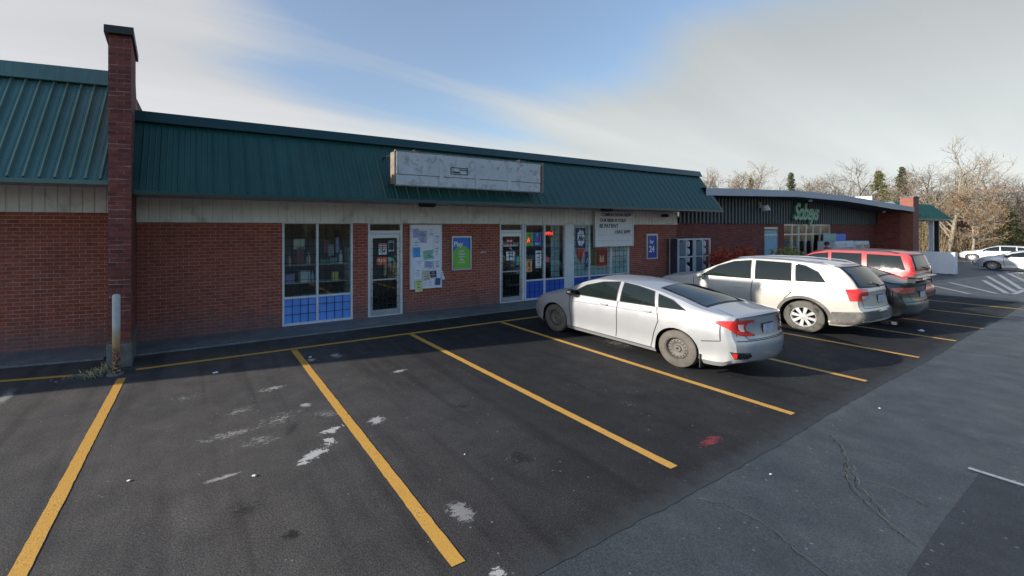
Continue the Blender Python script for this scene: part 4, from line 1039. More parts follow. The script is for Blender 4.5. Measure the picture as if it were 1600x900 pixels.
wp = empty('white_panel_barrier', (38.4, 6.5, gz(38.4)), 'plain white box barrier catching the sun beyond the red car', 'barrier')
z0_ = gz(38.4)
o = boxobj('panel', (38.4, 38.95, 6.5, 8.9, z0_ + .05, z0_ + 1.29), M['white'], wp); bevel(o, .02)
boxobj('foot', (38.45, 38.9, 6.6, 6.75, z0_, z0_ + .05), M['black'], wp); boxobj('foot', (38.45, 38.9, 8.6, 8.75, z0_, z0_ + .05), M['black'], wp)

# ================================================================== cars
def paint_mat(name, c, metal=.35, rough=.32, dust=.25):
    t = NT(name); o = t.obj(); sx = t.n('ShaderNodeSeparateXYZ'); t.l(o, sx.inputs[0])
    n_ = t.noise(o, 3.5, 6, .65)
    low = t.rr(t.math('ADD', sx.outputs[2], t.math('MULTIPLY', n_, -.4)), .45, .0)
    cc = t.mix(t.math('MULTIPLY', low, dust), c, (.22,.20,.17))
    t.set('Base Color', cc); t.set('Metallic', metal); t.set('Roughness', t.rr(n_, .3, .75, rough, rough + .12)); t.set('Coat Weight', .7); t.b.inputs['Coat Roughness'].default_value = .06
    return t.m
M['car_glass'] = mat('tinted_car_glass', (.010,.015,.014), .03, spec=.55, var=.1)
M['tail_red'] = mat('tail_lamp_red', (.55,.02,.015), .15, coat=.8, var=.2, scale=14); M['tail_clear'] = mat('tail_lamp_clear', (.55,.5,.5), .15, coat=.8)
M['amber'] = mat('amber_lens', (.6,.15,.03), .2); M['chrome'] = mat('chrome', (.7,.7,.7), .15, .95); M['plate'] = mat('number_plate', (.5,.53,.6), .5, var=.2, scale=9)
M['lamp_clear'] = mat('head_lamp_clear', (.5,.52,.55), .1, coat=.8); M['seam'] = mat('panel_gap', (.02,.02,.02), .8)
M['alloy'] = mat('alloy_wheel', (.62,.62,.62), .3, .5); M['steel'] = mat('dusty_steel_wheel', (.13,.12,.105), .7, .2, var=.3, scale=12)
M['clad'] = mat('grey_cladding', (.09,.085,.08), .7, var=.2, dirt=((.2,.18,.15), 4, .45, .6))

def inside(poly, x, y):
    c = False; n = len(poly)
    for i in range(n):
        x0, y0 = poly[i]; x1, y1 = poly[(i + 1) % n]
        if (y0 > y) != (y1 > y) and x < (x1 - x0) * (y - y0) / (y1 - y0) + x0: c = not c
    return c
class Car:
    def __init__(s, spec, root, paint):
        s.S = spec; s.root = root; s.paint = paint
        s.body()
    def section(s, y):
        S = s.S; zb = sinterp(S['zb'], y); zs = sinterp(S['zs'], y); zt = sinterp(S['zt'], y); hw = sinterp(S['hw'], y)
        cr = interp(S['crown'], y); tm = S['tumble']
        zs = min(zs, zt - cr * .6)
        P_ = [(0, zb + .01), (hw * .5, zb), (hw * .86, zb)]
        K = 11
        for k in range(K + 1):
            t = k / K
            f = interp([(0,.94),(.07,.985),(.13,.992),(.20,.975),(.32,.978),(.45,.990),(.62,1.0),(.72,1.0),(.80,.992),(.9,.975),(.97,.957),(1,.94)], t)
            P_.append((hw * f, zb + (zs - zb) * t))
        zr = max(zs + .004, zt - cr); xs_ = hw * .94; xr = xs_ - tm * (zr - zs) - .004
        K2 = 8
        for k in range(1, K2 + 1):
            t = k / K2; bul = .018 * math.sin(math.pi * t) * min(1, (zr - zs) / .3)
            P_.append((lerp(xs_, xr, t) + bul, lerp(zs, zr, t)))
        K3 = 9
        for k in range(1, K3 + 1):
            u = k / K3; P_.append((xr * (1 - u), zr + (zt - zr) * math.sin(u * math.pi / 2) ** .8))
        return P_
    def deform(s, x, y, z):
        S = s.S; L2 = S['L'] / 2; hw = S['W'] / 2
        wr = max(0, 1 - (y + L2) / .55) ** 1.5; wf = max(0, 1 - (L2 - y) / .7) ** 1.5
        dr = interp(S['rearprof'], z) + S['rcurve'] * (abs(x) / hw) ** 2.6; df = interp(S['frontprof'], z) + S['fcurve'] * (abs(x) / hw) ** 2.2
        return (x, y + wr * dr - wf * df, z)
    def body(s):
        S = s.S; L2 = S['L'] / 2; n = 118
        ys = [-L2 + S['L'] * i / n for i in range(n + 1)]
        ys = sorted(set(ys + [-L2 + d for d in (.01,.025,.055,.1,.16,.22)] + [L2 - d for d in (.01,.025,.055,.1)]))
        secs = [s.section(y) for y in ys]; m = len(secs[0])
        V_ = []; F_ = []
        for y, sec in zip(ys, secs):
            for x, z in sec: V_.append(list(s.deform(x, y, z)))
            for x, z in sec: V_.append(list(s.deform(-x, y, z)))
        st = 2 * m
        # wheel arches
        ra = S['ra']
        def arch(v):
            x, y, z = v
            if abs(x) < .45 * S['W'] / 2: return None
            for wy in S['axles']:
                if abs(y - wy) < ra + .1 and z < S['r'] + ra + .1: return wy
            return None
        def keep(f):
            if abs(sum(V_[i][0] for i in f) / len(f)) < .45 * S['W'] / 2: return True
            for wy in S['axles']:
                for i in f:
                    v = V_[i]
                    if math.hypot(v[1] - wy, v[2] - S['r']) < ra * .995: return False
                    if abs(v[1] - wy) < ra * .99 and v[2] < S['r']: return False
            return True
        for i in range(len(ys) - 1):
            for j in range(m - 1):
                a = i*st + j; F_.append((a, a + 1, a + st + 1, a + st)); b_ = a + m; F_.append((b_, b_ + st, b_ + st + 1, b_ + 1))
        F_ = [f for f in F_ if keep(f)]
        # end caps
        for (i, sgn) in ((0, 1), (len(ys) - 1, -1)):
            sec = secs[i]; cols = [1, .8, .6, .4, .2, 0, -.2, -.4, -.6, -.8, -1]; base = len(V_)
            for x, z in sec:
                for c_ in cols: V_.append(list(s.deform(x * c_, ys[i], z)))
            nc = len(cols)
            for j in range(m - 1):
                for k in range(nc - 1):
                    f = (base + j*nc + k, base + j*nc + k + 1, base + (j+1)*nc + k + 1, base + (j+1)*nc + k)
                    F_.append(f if sgn == 1 else f[::-1])
        import bmesh
        bm = bmesh.new(); vs = [bm.verts.new(v) for v in V_]
        for f in F_:
            try: bm.faces.new([vs[i] for i in f])
            except ValueError: pass
        bmesh.ops.remove_doubles(bm, verts=bm.verts, dist=.0008)
        bmesh.ops.dissolve_degenerate(bm, dist=.0004, edges=bm.edges)
        bmesh.ops.recalc_face_normals(bm, faces=bm.faces)
        for v in bm.verts:
            if abs(v.co.x) < .5 * S['W'] / 2 or not v.is_boundary: continue
            for wy in S['axles']:
                dy, dz = v.co.y - wy, v.co.z - S['r']; d = math.hypot(dy, dz)
                if d < ra + .11 and dz > -.02: v.co.y = wy + dy * ra / d; v.co.z = S['r'] + dz * ra / d
                elif dz <= -.02 and abs(abs(dy) - ra) < .09: v.co.y = wy + math.copysign(ra, dy)
        bm.normal_update()
        s.bvh = BVHTree.FromBMesh(bm)
        me = bpy.data.meshes.new('body'); bm.to_mesh(me); bm.free(); me.materials.append(s.paint)
        me.polygons.foreach_set('use_smooth', [True] * len(me.polygons)); me.set_sharp_from_angle(angle=R(32))
        o = bpy.data.objects.new('body', me); col.objects.link(o); o.parent = s.root
        # wheel wells
        for wy in S['axles']:
            for sg_ in (-1, 1):
                w_ = MB()
                prof = [(ra * .985, sg_ * (S['W']/2 - .10)), (ra * .985, sg_ * (S['W']/2 - .42)), (0, sg_ * (S['W']/2 - .42))]
                vs = []; K = 22
                for r_, x in prof:
                    for k in range(K + 1):
                        a = -math.pi * .12 + (math.pi * 1.24) * k / K; vs.append((x, wy + r_ * math.cos(a), S['r'] + r_ * math.sin(a)))
                fs = []
                for i in range(2):
                    for k in range(K): fs.append((i*(K+1)+k, i*(K+1)+k+1, (i+1)*(K+1)+k+1, (i+1)*(K+1)+k))
                w_.add(vs, fs)
                build('wheel_well', w_, M['dark_gap'], s.root, local=True, recalc=False)
    def proj(s, a, b, mode, off):
        if mode == 'L': o = Vector((-4, a, b)); d = Vector((1,0,0))
        elif mode == 'R': o = Vector((4, a, b)); d = Vector((-1,0,0))
        elif mode in ('CL', 'CR'):
            q_ = -1 if mode == 'CL' else 1; d = Vector((-q_ * .7071, .7071, 0)); o = Vector((q_ * s.S['W']/2, -s.S['L']/2, b)) + Vector((-q_ * .7071, -.7071, 0)) * a - d * 3
        elif mode == 'B': o = Vector((a, -5, b)); d = Vector((0,1,0))
        elif mode == 'F': o = Vector((a, 5, b)); d = Vector((0,-1,0))
        else: o = Vector((a, b, 4)); d = Vector((0,0,-1))
        h = s.bvh.ray_cast(o, d)
        if h[0] is None:
            q = o + d * 4
            if mode in ('CL','CR'): h = s.bvh.find_nearest(o + d * 3.1); return h[0] - d * off
            h = s.bvh.find_nearest(Vector((q.x if mode in 'BFT' else math.copysign(s.S['W']/2, o.x), q.y if mode in 'LRT' else math.copysign(s.S['L']/2, o.y), q.z if mode != 'T' else 1.0)))
            return h[0] + (-d) * off
        nrm = h[1]
        if nrm.dot(d) > 0: nrm = -nrm
        return h[0] + nrm * off * .7 - d * off * .5
    def patch(s, poly, mode, m_, name, parent=None, off=.006, step=.045):
        # densify outline
        P_ = []
        for (x0, y0), (x1, y1) in zip(poly, poly[1:] + poly[:1]):
            k = max(1, int(math.hypot(x1-x0, y1-y0) / step))
            for i in range(k): P_.append(Vector((lerp(x0, x1, i/k), lerp(y0, y1, i/k))))
        nb_ = len(P_)
        xs_ = [p.x for p in P_]; yy = [p.y for p in P_]
        pl = [(p.x, p.y) for p in P_]; gx = min(xs_) + step * .5
        while gx < max(xs_):
            gy = min(yy) + step * .5
            while gy < max(yy):
                if inside(pl, gx, gy) and min(math.hypot(gx - p.x, gy - p.y) for p in P_) > step * .35: P_.append(Vector((gx, gy)))
                gy += step
            gx += step
        r_ = geometry.delaunay_2d_cdt(P_, [(i, (i + 1) % nb_) for i in range(nb_)], [], 0, 1e-5)
        vs, fs = r_[0], r_[2]
        m3 = MB(); m3.v = [tuple(s.proj(v.x, v.y, mode, off)) for v in vs]
        for f in fs:
            c = sum((vs[i] for i in f), Vector((0, 0))) / len(f)
            if inside(pl, c.x, c.y): m3.f.append(tuple(f)); m3.mi.append(0)
        return build(name, m3, m_, parent or s.root, smooth=True, local=True, uv=False, auto=60)
    def both(s, poly, m_, name, off=.006, step=.045):
        s.patch(poly, 'L', m_, name, off=off, step=step); return s.patch(poly, 'R', m_, name, off=off, step=step)
    def ribbon(s, pts, mode, wd, m_, name, off=.004, parent=None):
        m3 = MB(); Q = []
        for a, b in zip(pts, pts[1:]):
            k = max(1, int(math.dist(a, b) / .05))
            for i in range(k): Q.append(Vector((lerp(a[0], b[0], i/k), lerp(a[1], b[1], i/k))))
        Q.append(Vector(pts[-1]))
        vs = []
        for i, q in enumerate(Q):
            d = (Q[min(i+1, len(Q)-1)] - Q[max(i-1, 0)]).normalized(); n = Vector((-d.y, d.x)) * wd / 2
            vs.append(tuple(s.proj(q.x + n.x, q.y + n.y, mode, off))); vs.append(tuple(s.proj(q.x - n.x, q.y - n.y, mode, off)))
        m3.add(vs, [(2*i, 2*i+1, 2*i+3, 2*i+2) for i in range(len(Q) - 1)])
        return build(name, m3, m_, parent or s.root, local=True, uv=False)
    def glass_side(s, polys, trim=M['seam']):
        for mode in 'LR':
            for p in polys:
                cx = sum(q[0] for q in p) / len(p); cy = sum(q[1] for q in p) / len(p)
                big = [(q[0] + math.copysign(.018, q[0]-cx), q[1] + math.copysign(.016, q[1]-cy)) for q in p]
                t_ = s.patch(big, mode, trim, 'window_frame', off=.003)
                s.patch(p, mode, M['car_glass'], 'window', t_, off=.007)
    def wheel(s, x, y, style, tyre, rimm, wd=.2):
        r_ = s.S['r']; sg_ = -1 if x < 0 else 1; rr_ = r_ * s.S.get('rimf', .66)
        w_ = MB(); cx = x
        prof = [(rr_*.98, -wd/2), (r_*.9, -wd/2), (r_*.985, -wd*.40), (r_, -wd*.3), (r_, wd*.3), (r_*.985, wd*.40), (r_*.90, wd*.5), (rr_*1.03, wd*.49), (rr_*.98, wd*.42)]
        w_.lathe([(a, b * sg_) for a, b in prof], (cx, y, r_), 'x', 40)
        t_ = build('wheel', w_, tyre, s.root, smooth=True, local=True, uv=False)
        m_ = MB()
        m_.lathe([(rr_*1.0, wd*.47*sg_), (rr_*.97, wd*.47*sg_), (rr_*.90, wd*.36*sg_), (rr_*.88, wd*.1*sg_), (rr_*.88,-wd*.4*sg_)], (cx, y, r_), 'x', 40)
        if style == 'steel':
            m_.lathe([(rr_*.90, wd*.1*sg_), (rr_*.80, wd*.26*sg_), (rr_*.62, wd*.30*sg_), (rr_*.42, wd*.18*sg_), (rr_*.30, wd*.2*sg_), (rr_*.26, wd*.32*sg_), (0, wd*.33*sg_)], (cx, y, r_), 'x', 40)
        else:
            n = 8
            for k in range(n):
                a = 2*math.pi*k/n + .2; ca, sa = math.cos(a), math.sin(a); vs = []
                for rad, hw_ in ((rr_*.18, rr_*.10), (rr_*.92, rr_*.15)):
                    for q in (-1, 1):
                        for ax in (wd*.26, wd*.43):
                            vs.append((cx + ax*sg_, y + rad*ca - q*hw_*sa, r_ + rad*sa + q*hw_*ca))
                m_.add(vs, [(0,2,3,1),(4,5,7,6),(0,1,5,4),(2,6,7,3),(1,3,7,5),(0,4,6,2)])
            m_.lathe([(rr_*.26, wd*.3*sg_), (rr_*.24, wd*.45*sg_), (rr_*.1, wd*.47*sg_), (0, wd*.47*sg_)], (cx, y, r_), 'x', 20)
        build('rim', m_, rimm, t_, smooth=True, local=True, uv=False, auto=35)
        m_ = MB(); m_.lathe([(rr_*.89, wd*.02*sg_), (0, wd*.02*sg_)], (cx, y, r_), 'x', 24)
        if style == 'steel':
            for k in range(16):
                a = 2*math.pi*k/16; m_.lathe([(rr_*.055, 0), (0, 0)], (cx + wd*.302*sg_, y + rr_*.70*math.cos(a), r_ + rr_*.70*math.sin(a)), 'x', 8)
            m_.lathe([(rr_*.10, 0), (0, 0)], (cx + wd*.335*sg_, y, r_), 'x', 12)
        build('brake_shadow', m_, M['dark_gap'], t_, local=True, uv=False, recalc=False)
    def wheels(s, style, tyre, rimm):
        for y in s.S['axles']:
            for sg_ in (-1, 1): s.wheel(sg_ * (s.S['W']/2 - .13), y, style, tyre, rimm)
    def mirror(s, y, z, m_):
        for sg_ in (-1, 1):
            b_ = MB(); x = sg_ * (s.S['W']/2 - .02)
            prof = [(0,-.07),(.055,-.06),(.075,-.01),(.07,.05),(.04,.085),(0,.09)]
            vs = MB(); vs.lathe(prof, (0, 0, 0), 'y', 14)
            b_.add([(x + sg_ * .10 + v[0] * 1.5, y + v[1], z + .05 + v[2] * 1.0) for v in vs.v], vs.f)
            b_.tube((x - sg_ * .05, y, z), (x + sg_ * .06, y, z + .03), .02, .025, 8)
            o = build('mirror', b_, m_, s.root, smooth=True, local=True, uv=False)
            g_ = MB(); g_.box(x + sg_*.10 - .08, x + sg_*.10 + .08, y - .068, y - .062, z + .01, z + .10); build('mirror_glass', g_, M['car_glass'], o, local=True)
    def handle(s, y, z, m_, ln=.18):
        for mode, sg_ in (('L', -1), ('R', 1)):
            a = s.proj(y - ln/2, z, mode, .0); b_ = s.proj(y + ln/2, z + .005, mode, .0); q = MB()
            o1 = Vector((sg_ * .028, 0, 0)); q.path([a, a + o1 + Vector((0,.02,0)), b_ + o1 - Vector((0,.02,0)), b_], .011, 8); build('door_handle', q, m_, s.root, local=True)
    def lines(s, lst, w_=.014):
        for pts in lst:
            for mode in 'LR': s.ribbon(pts, mode, w_, M['seam'], 'door_seam', off=.0025)
    def plate(s, z, m_=None, w_=.30, h_=.15):
        p = s.proj(0, z, 'B', .0); b_ = MB(); b_.box(-w_/2, w_/2, p.y - .02, p.y - .008, z - h_/2, z + h_/2); o = build('number_plate', b_, M['plate'], s.root, local=True)
        b_ = MB(); b_.box(-w_/2 - .02, w_/2 + .02, p.y - .010, p.y + .02, z - h_/2 - .015, z + h_/2 + .015); build('plate_holder', b_, M['black'], o, local=True)

SEDAN = dict(L=4.63, W=1.80, r=.318, ra=.365, axles=(-1.32, 1.40), tumble=.52, rcurve=.20, fcurve=.28, rimf=.62,
  zt=[(-2.315,1.045),(-2.25,1.07),(-2.0,1.085),(-1.72,1.115),(-1.3,1.24),(-.85,1.345),(-.4,1.40),(0,1.416),(.35,1.40),(.65,1.33),(1.0,1.17),(1.32,1.01),(1.5,.965),(1.85,.90),(2.1,.81),(2.25,.70),(2.315,.56)],
  zs=[(-2.315,.95),(-2.0,.99),(-1.6,1.0),(-1,.985),(0,.955),(.9,.925),(1.3,.90),(1.8,.84),(2.1,.74),(2.315,.5)],
  zb=[(-2.315,.30),(-2.1,.21),(-1.8,.19),(-1,.17),(1,.165),(1.9,.18),(2.315,.24)],
  hw=[(-2.315,.80),(-2.2,.85),(-1.9,.885),(-1.3,.90),(0,.888),(1.35,.90),(1.8,.885),(2.15,.82),(2.315,.74)],
  crown=[(-2.315,.05),(-1.7,.05),(-1.2,.07),(1.0,.07),(1.5,.09),(2.3,.06)],
  rearprof=[(.2,.10),(.32,.02),(.45,0),(.60,.0),(.68,.04),(.85,.07),(1.0,.06),(1.06,.03)],
  frontprof=[(.2,.08),(.4,0),(.55,.0),(.75,.08),(.9,.25)])

def sedan_common(c, tyre, rim_style, rimm, spoiler=False):
    c.glass_side([[(.98,.965),(.62,1.17),(.28,1.28),(-.10,1.325),(-.14,.975)], [(-.24,.978),(-.21,1.322),(-.52,1.295),(-.84,1.235),(-.92,.998)], [(-1.01,1.003),(-.95,1.205),(-1.20,1.135),(-1.46,1.022)]])
    f = c.patch([(-.56,-.86),(.56,-.86),(.66,-1.70),(-.66,-1.70)], 'T', M['black'], 'rear_window_frame', off=.004)
    c.patch([(-.52,-.90),(.52,-.90),(.62,-1.66),(-.62,-1.66)], 'T', M['car_glass'], 'rear_window', f, off=.008)
    f = c.patch([(-.56,.50),(.56,.50),(.72,1.32),(-.72,1.32)], 'T', M['black'], 'windscreen_frame', off=.004)
    c.patch([(-.53,.54),(.53,.54),(.68,1.26),(-.68,1.26)], 'T', M['car_glass'], 'windscreen', f, off=.008)
    c.lines([[(.98,.95),(.95,.6),(.92,.25)], [(-.19,.97),(-.19,.6),(-.17,.22)], [(-.97,.99),(-1.02,.75),(-.93,.5),(-.88,.24)], [(.92,.24),(-.90,.235)], [(-1.98,.93),(-1.99,.62),(-1.72,.56)]])
    c.lines([[(.9,.80),(0,.84),(-1.2,.87),(-1.95,.90)]], .006)
    c.ribbon([(-.60,-1.80),(-.72,-2.1),(-.74,-2.26)], 'T', .01, M['seam'], 'boot_seam'); c.ribbon([(.60,-1.80),(.72,-2.1),(.74,-2.26)], 'T', .01, M['seam'], 'boot_seam')
    c.ribbon([(-.70,.99),(-.55,.66),(.55,.66),(.70,.99)], 'B', .01, M['seam'], 'boot_seam')
    c.ribbon([(-.76,.64),(.76,.64)], 'B', .012, M['seam'], 'bumper_seam')
    c.handle(.10, .86, c.paint); c.handle(-.80, .885, c.paint); c.mirror(.84, .96, M['black'])
    c.wheels(rim_style, tyre, rimm); c.plate(.80)
    c.patch([(-.62,.22),(.62,.22),(.58,.32),(-.58,.32)], 'B', M['black'], 'diffuser', off=.01)
    for sg_ in (-1, 1):
        c.patch([(sg_*.88,.66),(sg_*.52,.60),(sg_*.50,.70),(sg_*.8,.76)], 'F', M['lamp_clear'], 'head_lamp', off=.01)
    c.patch([(-.5,.3),(.5,.3),(.6,.5),(-.6,.5)], 'F', M['black'], 'grille', off=.008)
    c.both([(2.0,.70),(2.12,.69),(2.12,.64),(2.0,.65)], M['amber'], 'side_marker', off=.006)

# --- silver sedan in the foreground
silver = paint_mat('silver_car_paint', (.38,.39,.41), .35, .30, .12)
c1 = Car(SEDAN, empty('sedan_car', (8.34, 5.52, 0), 'silver sedan parked nearest the camera with dusty steel wheels', 'car', 'cars parked in front of the stores'), silver)
sedan_common(c1, M['rubber_dusty'], 'steel', M['steel'])
for mode, sg_ in (('L', -1), ('R', 1)):
    tl = c1.patch([(-.34,.92),(-.05,.955),(.30,.965),(.31,.935),(.19,.915),(.155,.87),(.16,.80),(.30,.735),(.30,.705),(.08,.72),(-.02,.76),(-.12,.83)], 'C' + mode, M['tail_red'], 'tail_lamp', off=.012, step=.03)
    c1.patch([(.02,.90),(.12,.90),(.11,.84),(.13,.78),(.06,.79),(.03,.84)], 'C' + mode, M['tail_clear'], 'lens', tl, off=.018, step=.03)
    f = c1.patch([(-.10,.47),(.20,.46),(.24,.40),(.16,.36),(-.04,.36)], 'C' + mode, M['black'], 'bumper_vent', off=.006)
    c1.patch([(-.07,.455),(-.01,.452),(-.01,.375),(-.05,.372)], 'C' + mode, M['tail_red'], 'reflector', f, off=.012)
for sx_ in (-.2, .24): text_dummy = c1.patch([(sx_*2,.90),(sx_*2+.10,.90),(sx_*2+.10,.925),(sx_*2,.925)], 'B', M['chrome'], 'badge', off=.01)
b = MB()
for k in range(14):
    a0, a1 = 6.283*k/14, 6.283*(k+1)/14; b.tube((.05*math.cos(a0), -2.225, .935+.04*math.sin(a0)), (.05*math.cos(a1), -2.225, .935+.04*math.sin(a1)), .006, .006, 5)
build('round_badge', b, M['chrome'], c1.root, local=True)
for sg_ in (-1, 1):
    b = MB(); b.box(sg_*.76 - .01, sg_*.76 + .01, -1.75, -1.70, .14, .30) ; b.box(sg_*.84 - .07, sg_*.84 + .05, -1.72, -1.705, .12, .34); build('mud_flap', b, M['black'], c1.root, local=True)

# --- white SUV
SUV = dict(L=4.685, W=1.885, r=.365, ra=.425, axles=(-1.30, 1.40), tumble=.40, rcurve=.15, fcurve=.28, rimf=.62,
  zt=[(-2.342,1.06),(-2.31,1.12),(-2.18,1.26),(-1.96,1.49),(-1.87,1.57),(-1.75,1.62),(-1.4,1.66),(-.7,1.70),(-.2,1.695),(.13,1.655),(.5,1.50),(1.08,1.20),(1.32,1.135),(2.0,1.03),(2.22,.93),(2.342,.74)],
  zs=[(-2.342,1.02),(-2.2,1.08),(-1.9,1.12),(-1,1.09),(0,1.05),(1,1.02),(1.5,1.0),(2.0,.90),(2.342,.64)],
  zb=[(-2.342,.42),(-2.2,.33),(-1.9,.27),(-1,.24),(1,.23),(1.9,.25),(2.342,.32)],
  hw=[(-2.342,.86),(-2.2,.90),(-1.9,.93),(-1.3,.943),(0,.93),(1.35,.943),(1.8,.925),(2.15,.86),(2.342,.78)],
  crown=[(-2.3,.05),(-1.9,.06),(1.0,.07),(1.5,.09),(2.3,.07)],
  rearprof=[(.3,.04),(.42,0),(.62,.0),(.70,.05),(.95,.08),(1.1,.06),(1.3,.02)],
  frontprof=[(.2,.08),(.5,0),(.65,.0),(.9,.08),(1.0,.2)])
white = paint_mat('white_car_paint', (.54,.51,.46), .2, .3, .3)
def suv_common(c, win, quarter, tyre, style, rimm, rails, clad, tail, rearglass, hz, mirror_z, doors, rg_off=.01):
    c.glass_side(win + [quarter])
    big = [(x * 1.07, z + (.03 if z > 1.3 else -.03)) for x, z in rearglass]
    f = c.patch(big, 'B', M['black'], 'rear_window_frame', off=.004); c.patch(rearglass, 'B', M['car_glass'], 'rear_window', f, off=rg_off)
    yf = c.S['ws']
    f = c.patch([(-.62,yf[0]-.04),(.62,yf[0]-.04),(.78,yf[1]+.05),(-.78,yf[1]+.05)], 'T', M['black'], 'windscreen_frame', off=.004)
    c.patch([(-.58,yf[0]),(.58,yf[0]),(.74,yf[1]),(-.74,yf[1])], 'T', M['car_glass'], 'windscreen', f, off=.008)
    c.lines(doors); c.mirror(.80, mirror_z, c.paint); c.handle(-.05, hz, c.paint); c.handle(-1.0, hz + .02, c.paint)
    c.wheels(style, tyre, rimm)
    S = c.S
    for mode, sg_ in (('L', -1), ('R', 1)):
        if clad:
            L2 = S['L']/2; a0, a1 = S['axles']; ra = S['ra']; zc = clad
            for wy in S['axles']:
                K = 20; pts = [(wy + (ra + .065) * math.cos(math.pi * k / K), S['r'] + (ra + .065) * math.sin(math.pi * k / K)) for k in range(K + 1)] + [(wy + (ra + .004) * math.cos(math.pi * k / K), S['r'] + (ra + .004) * math.sin(math.pi * k / K)) for k in range(K, -1, -1)]
                c.patch(pts, mode, M['clad'], 'arch_trim', off=.012, step=.05)
            c.patch([(a0 + ra + .05, .27), (a1 - ra - .05, .26), (a1 - ra - .05, zc - .06), (a0 + ra + .05, zc - .06)], mode, M['clad'], 'sill_cladding', off=.010, step=.06)
            c.patch([(-L2 + .02, .36), (a0 - ra - .03, .30), (a0 - ra - .05, zc + .02), (-L2 + .02, zc + .10)], mode, M['clad'], 'bumper_cladding', off=.010, step=.04)
            c.patch([(L2 - .04, .40), (a1 + ra + .04, .28), (a1 + ra + .04, zc + .02), (L2 - .04, zc + .04)], mode, M['clad'], 'bumper_cladding', off=.010, step=.04)
        tl = c.patch(tail, 'C' + mode, M['tail_red'], 'tail_lamp', off=.014, step=.03)
        zt_1 = max(z for _, z in tail); zt_0 = min(z for _, z in tail); zm = lerp(zt_0, zt_1, .42)
        c.patch([(.02, zm), (.20, zm), (.19, zm - .07), (.03, zm - .07)], 'C' + mode, M['tail_clear'], 'lens', tl, off=.02, step=.03)
        if rails:
            q = MB(); xr = sg_ * (S['W']/2 - .30); pts = []
            for k in range(11):
                y = lerp(.25, -1.75, k / 10); z = c.proj(xr, y, 'T', 0).z + (.045 if 0 < k < 10 else 0); pts.append((xr, y, z))
            q.path(pts, .016, 8); build('roof_rail', q, M['chrome'] if rails == 'c' else M['black'], c.root, local=True)
        c.patch([(sg_*.90,.86),(sg_*.55,.78),(sg_*.55,.90),(sg_*.80,.98)], 'F', M['lamp_clear'], 'head_lamp', off=.01)
    if clad: c.patch([(-.86,.46),(.86,.46),(.86,clad + .07),(-.86,clad + .07)], 'B', M['clad'], 'bumper_cladding', off=.012, step=.06)
    c.ribbon([(-.76,1.08),(-.72,.70),(.72,.70),(.76,1.08)], 'B', .01, M['seam'], 'tailgate_seam'); c.plate(.88)
    p = c.proj(.0, rearglass[0][1] + .02, 'B', 0); q = MB(); q.path([(0, p.y - .03, p.z - .06), (-.02, p.y - .03, p.z), (-.34, p.y + .0, p.z + .06)], .010, 6); build('wiper', q, M['black'], c.root, local=True)
    c.patch([(-.55,.35),(.55,.35),(.65,.6),(-.65,.6)], 'F', M['black'], 'grille', off=.008)
SUV['ws'] = (.20, 1.02)
c2 = Car(SUV, empty('suv_car', (13.47, 5.55, 0), 'white sport utility car with grey lower cladding and silver alloy wheels', 'car', 'cars parked in front of the stores'), white)
suv_common(c2, [[(.86,1.125),(.50,1.385),(.18,1.53),(-.20,1.585),(-.26,1.145)], [(-.37,1.15),(-.32,1.59),(-1.0,1.575),(-1.06,1.18)]], [(-1.16,1.19),(-1.11,1.57),(-1.30,1.53),(-1.50,1.41),(-1.66,1.21)],
    M['rubber'], 'alloy', M['alloy'], 'c', .55, [(-.22,1.09),(.0,1.12),(.18,1.11),(.20,.98),(.14,.88),(-.18,.85)],
    [(-.74,1.16),(.74,1.16),(.64,1.53),(-.64,1.53)], .90, 1.06, [[(1.05,1.04),(1.0,.6),(.9,.35)], [(-.31,1.12),(-.31,.6),(-.29,.33)], [(-1.11,1.16),(-1.12,.95),(-.97,.75),(-.89,.5)]])
c2.patch([(-.4,1.585),(.4,1.585),(.4,1.60),(-.4,1.60)], 'B', M['tail_red'], 'brake_lamp', off=.01)
q = MB(); q.box(-.12, .12, -2.42, -2.30, .34, .40); q.box(-.04, .04, -2.52, -2.36, .34, .40); build('tow_hitch', q, M['black'], c2.root, local=True)

# --- dark sedan with a boot spoiler
D2 = dict(SEDAN); D2['W'] = 1.84
D2['zt'] = [(-2.315,1.10),(-2.25,1.13),(-2.0,1.14),(-1.80,1.18),(-1.4,1.33),(-1.0,1.455),(-.5,1.51),(0,1.515),(.35,1.485),(.65,1.38),(1.0,1.22),(1.32,1.06),(1.5,1.01),(1.85,.95),(2.1,.86),(2.25,.75),(2.315,.6)]
D2['zs'] = [(y, z + .045) for y, z in SEDAN['zs']]
dark = paint_mat('dark_car_paint', (.022,.026,.028), .4, .3, .1)
c3 = Car(D2, empty('sedan_car', (15.95, 5.45, 0), 'dark grey sedan with a boot spoiler between the white and red cars', 'car', 'cars parked in front of the stores'), dark)
sedan_common(c3, M['rubber'], 'alloy', M['alloy'])
for mode, sg_ in (('L', -1), ('R', 1)):
    c3.patch([(-.24,.96),(0,.99),(.30,.99),(.28,.86),(-.02,.84),(-.16,.87)], 'C' + mode, mat('pink_tail_lamp', (.6,.10,.06), .2, coat=.8), 'tail_lamp', off=.012, step=.03)
q = MB(); q.extrude_x([(-2.34,1.235),(-2.36,1.25),(-2.30,1.27),(-2.10,1.255),(-2.12,1.235)], -.72, .72); q.box(-.62,-.58,-2.28,-2.16,1.10,1.238); q.box(.58,.62,-2.28,-2.16,1.10,1.238); build('spoiler', q, dark, c3.root, local=True)

